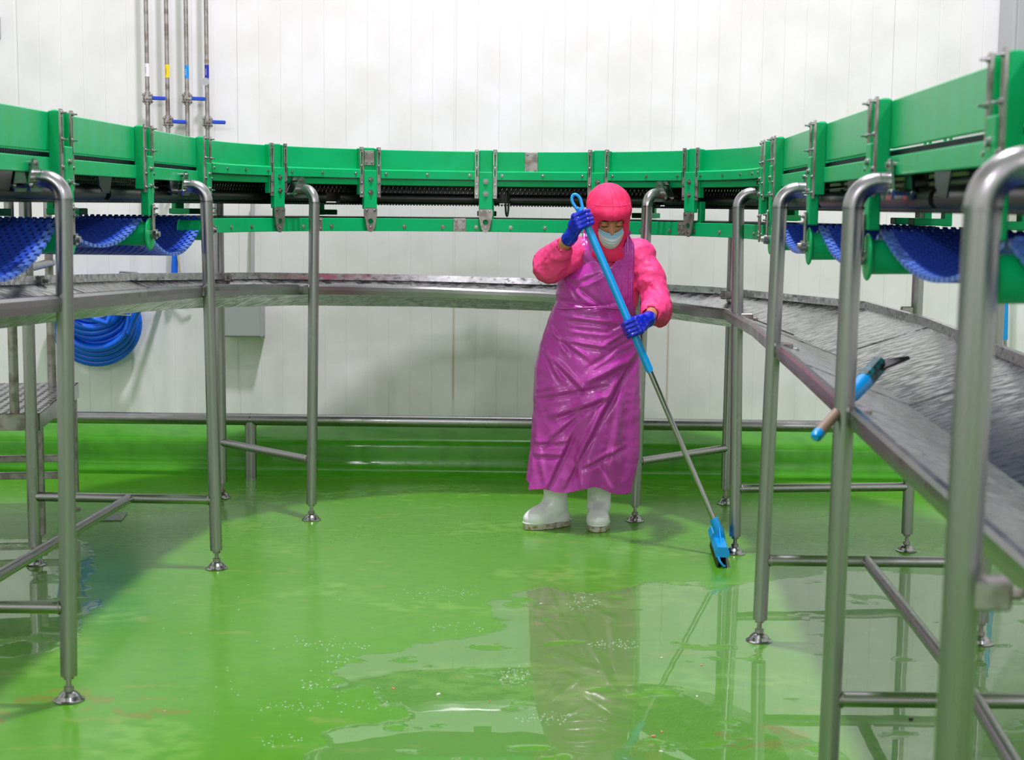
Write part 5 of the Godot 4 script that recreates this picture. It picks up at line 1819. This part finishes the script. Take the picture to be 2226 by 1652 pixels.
func build_glove(t: Node3D, at: Vector3, pd: Vector3, k0: Vector3, turn: float, wrist: Vector3, elbow: Vector3) -> void:
	var K := (k0 - pd * k0.dot(pd)).normalized()
	var F := pd.cross(K).normalized()
	if (turn > 0 and F.x < 0) or (turn < 0 and F.x > 0): F = -F
	var lo := at.min(wrist) - Vector3.ONE * 0.085
	var hi := at.max(wrist) + Vector3.ONE * 0.085
	var f := Field.new(lo, hi, 0.0032)
	var rho := 0.0175 + 0.0095
	var knuckles := []
	for i in 4:
		var off := (1.5 - i) * 0.0195
		var ln: float = [1.0, 1.08, 1.02, 0.85][i]
		var pts := []
		for q in [[-0.10, 0.016], [1.15 * ln, 0.009], [2.15 * ln, 0.002], [2.95 * ln, -0.001]]:
			pts.append(at + pd * (off * (1.0 - 0.03 * i)) + (K * cos(q[0]) + F * sin(q[0])) * (rho + q[1]))
		knuckles.append(pts[0])
		var r: float = [0.0102, 0.0108, 0.0102, 0.0088][i]
		f.capsule(pts[0], pts[1], r * 1.08, r, 0.003)
		f.capsule(pts[1], pts[2], r, r * 0.95, 0.003)
		f.capsule(pts[2], pts[3], r * 0.95, r * 0.85, 0.003)
	var heel: Vector3 = wrist.lerp((knuckles[1] + knuckles[2]) / 2, 0.18)
	for i in 4:
		var root: Vector3 = heel + (knuckles[i] - (knuckles[1] + knuckles[2]) / 2) * 0.55
		f.capsule(root, knuckles[i], 0.0165, 0.0118, 0.012)
	f.capsule(knuckles[0].lerp(heel, 0.45), knuckles[3].lerp(heel, 0.45), 0.0155, 0.014, 0.012)
	# thumb: leaves the side of the palm and closes over the pole from the other way
	var tb: Vector3 = heel.lerp(knuckles[0], 0.35) + pd * 0.012
	var t1 := at + pd * 0.034 + (K * cos(-0.9) + F * sin(-0.9)) * (rho + 0.006)
	var t2 := at + pd * 0.040 + (K * cos(-1.9) + F * sin(-1.9)) * (rho + 0.001)
	var t3 := at + pd * 0.034 + (K * cos(-2.6) + F * sin(-2.6)) * (rho + 0.001)
	f.capsule(tb, t1, 0.016, 0.012, 0.010)
	f.capsule(t1, t2, 0.0115, 0.0108, 0.004)
	f.capsule(t2, t3, 0.0108, 0.0095, 0.003)
	# wrist and rolled cuff
	var back := (elbow - wrist).normalized()
	f.capsule(heel, wrist, 0.024, 0.0305, 0.012)
	f.capsule(wrist, wrist + back * 0.020, 0.0310, 0.0325, 0.006)
	# room for the pole and the wrist
	f.capsule(at - pd * 0.2, at + pd * 0.2, 0.0168, 0.0168, 0.001, true)
	f.capsule(wrist + back * 0.048, wrist + back * 0.08, 0.0285, 0.030, 0.001, true)
	var mb := MB.new()
	f.mesh_into(mb)
	var o := put(mb, "glove", M.glove_blue, t)
	o.set_meta("label", "thin royal blue rubber glove closed round the pole")

func build_boot(t: Node3D, ank: Vector3, toe: Vector3) -> void:
	var fw := Vector3(toe.x - ank.x, 0, toe.z - ank.z).normalized()
	var sd := fw.cross(Vector3.UP)
	var heel := ank - fw * 0.055
	var f := Field.new(Vector3(minf(heel.x, toe.x) - 0.12, 0.0, minf(heel.z, toe.z) - 0.12), Vector3(maxf(heel.x, toe.x) + 0.12, 0.37, maxf(heel.z, toe.z) + 0.12), 0.0055)
	var g := Vector3(0, -ank.y, 0)
	var base := ank + g
	f.capsule(base + Vector3(0, 0.10, 0) - fw * 0.012, base + Vector3(0, 0.34, 0) - fw * 0.022, 0.050, 0.066, 0.02)
	f.capsule(base + Vector3(0, 0.055, 0) - fw * 0.035, base + Vector3(0, 0.12, 0) - fw * 0.02, 0.043, 0.046, 0.02)
	f.capsule(base + Vector3(0, 0.085, 0) + fw * 0.01, base + Vector3(0, 0.062, 0) + fw * 0.065, 0.046, 0.042, 0.03)
	f.ball(base + Vector3(0, 0.046, 0) + fw * 0.085, Vector3(0.048, 0.040, 0.062), Basis(sd, Vector3.UP, -fw), 0.03)
	f.capsule(base + Vector3(0, 0.030, 0) - fw * 0.05, base + Vector3(0, 0.030, 0) + fw * 0.085, 0.040, 0.045, 0.02)
	# ankle wrinkles and side seam
	for y in [0.125, 0.205]:
		f.capsule(base + Vector3(0, y, 0) + fw * 0.055 - sd * 0.05, base + Vector3(0, y + 0.008, 0) + fw * 0.055 + sd * 0.05, 0.004, 0.004, 0.016, true)
	f.above(0.022)
	f.below(0.34)
	var mb := MB.new()
	f.mesh_into(mb)
	var boot := put(mb, "boot", M.boot_white, t)
	boot.set_meta("label", "white rubber boot with stained sole edge")
	# sole: an outline offset from the boot, with a groove line
	var outl := []
	for i in 40:
		var a := TAU * i / 40.0
		var lng := 0.120 * cos(a)
		var wdt := (0.051 if lng > 0 else 0.045) * signf(sin(a)) * pow(absf(sin(a)), 0.72)
		outl.append(Vector2(wdt, -(lng + 0.026)))
	mb = MB.new()
	var xf := Transform3D(Basis(sd, -fw, Vector3.UP), Vector3(base.x, 0.015, base.z))
	if xf.basis.determinant() < 0: xf.basis = Basis(-sd, -fw, Vector3.UP)
	mb.prism(xf, outl, 0.026)
	put(mb, "sole", M.sole_white, boot)
	mb = MB.new()
	var rim := []
	for p in outl + [outl[0]]: rim.append(Transform3D(xf.basis, Vector3(base.x, 0.030, base.z)) * Vector3(p.x * 1.01, p.y * 1.01 if p.y > -0.1 else p.y, 0))
	mb.tube(rim, 0.0035, 6, false)
	put(mb, "welt", M.boot_white, boot)
	mb = MB.new()
	mb.prism(Transform3D(xf.basis, Vector3(base.x, 0.002, base.z)), outl.map(func(p): return p * 0.94 + Vector2(0, -0.002)), 0.003)
	put(mb, "tread", M.tread_dark, boot)  # thin dark layer just under the sole
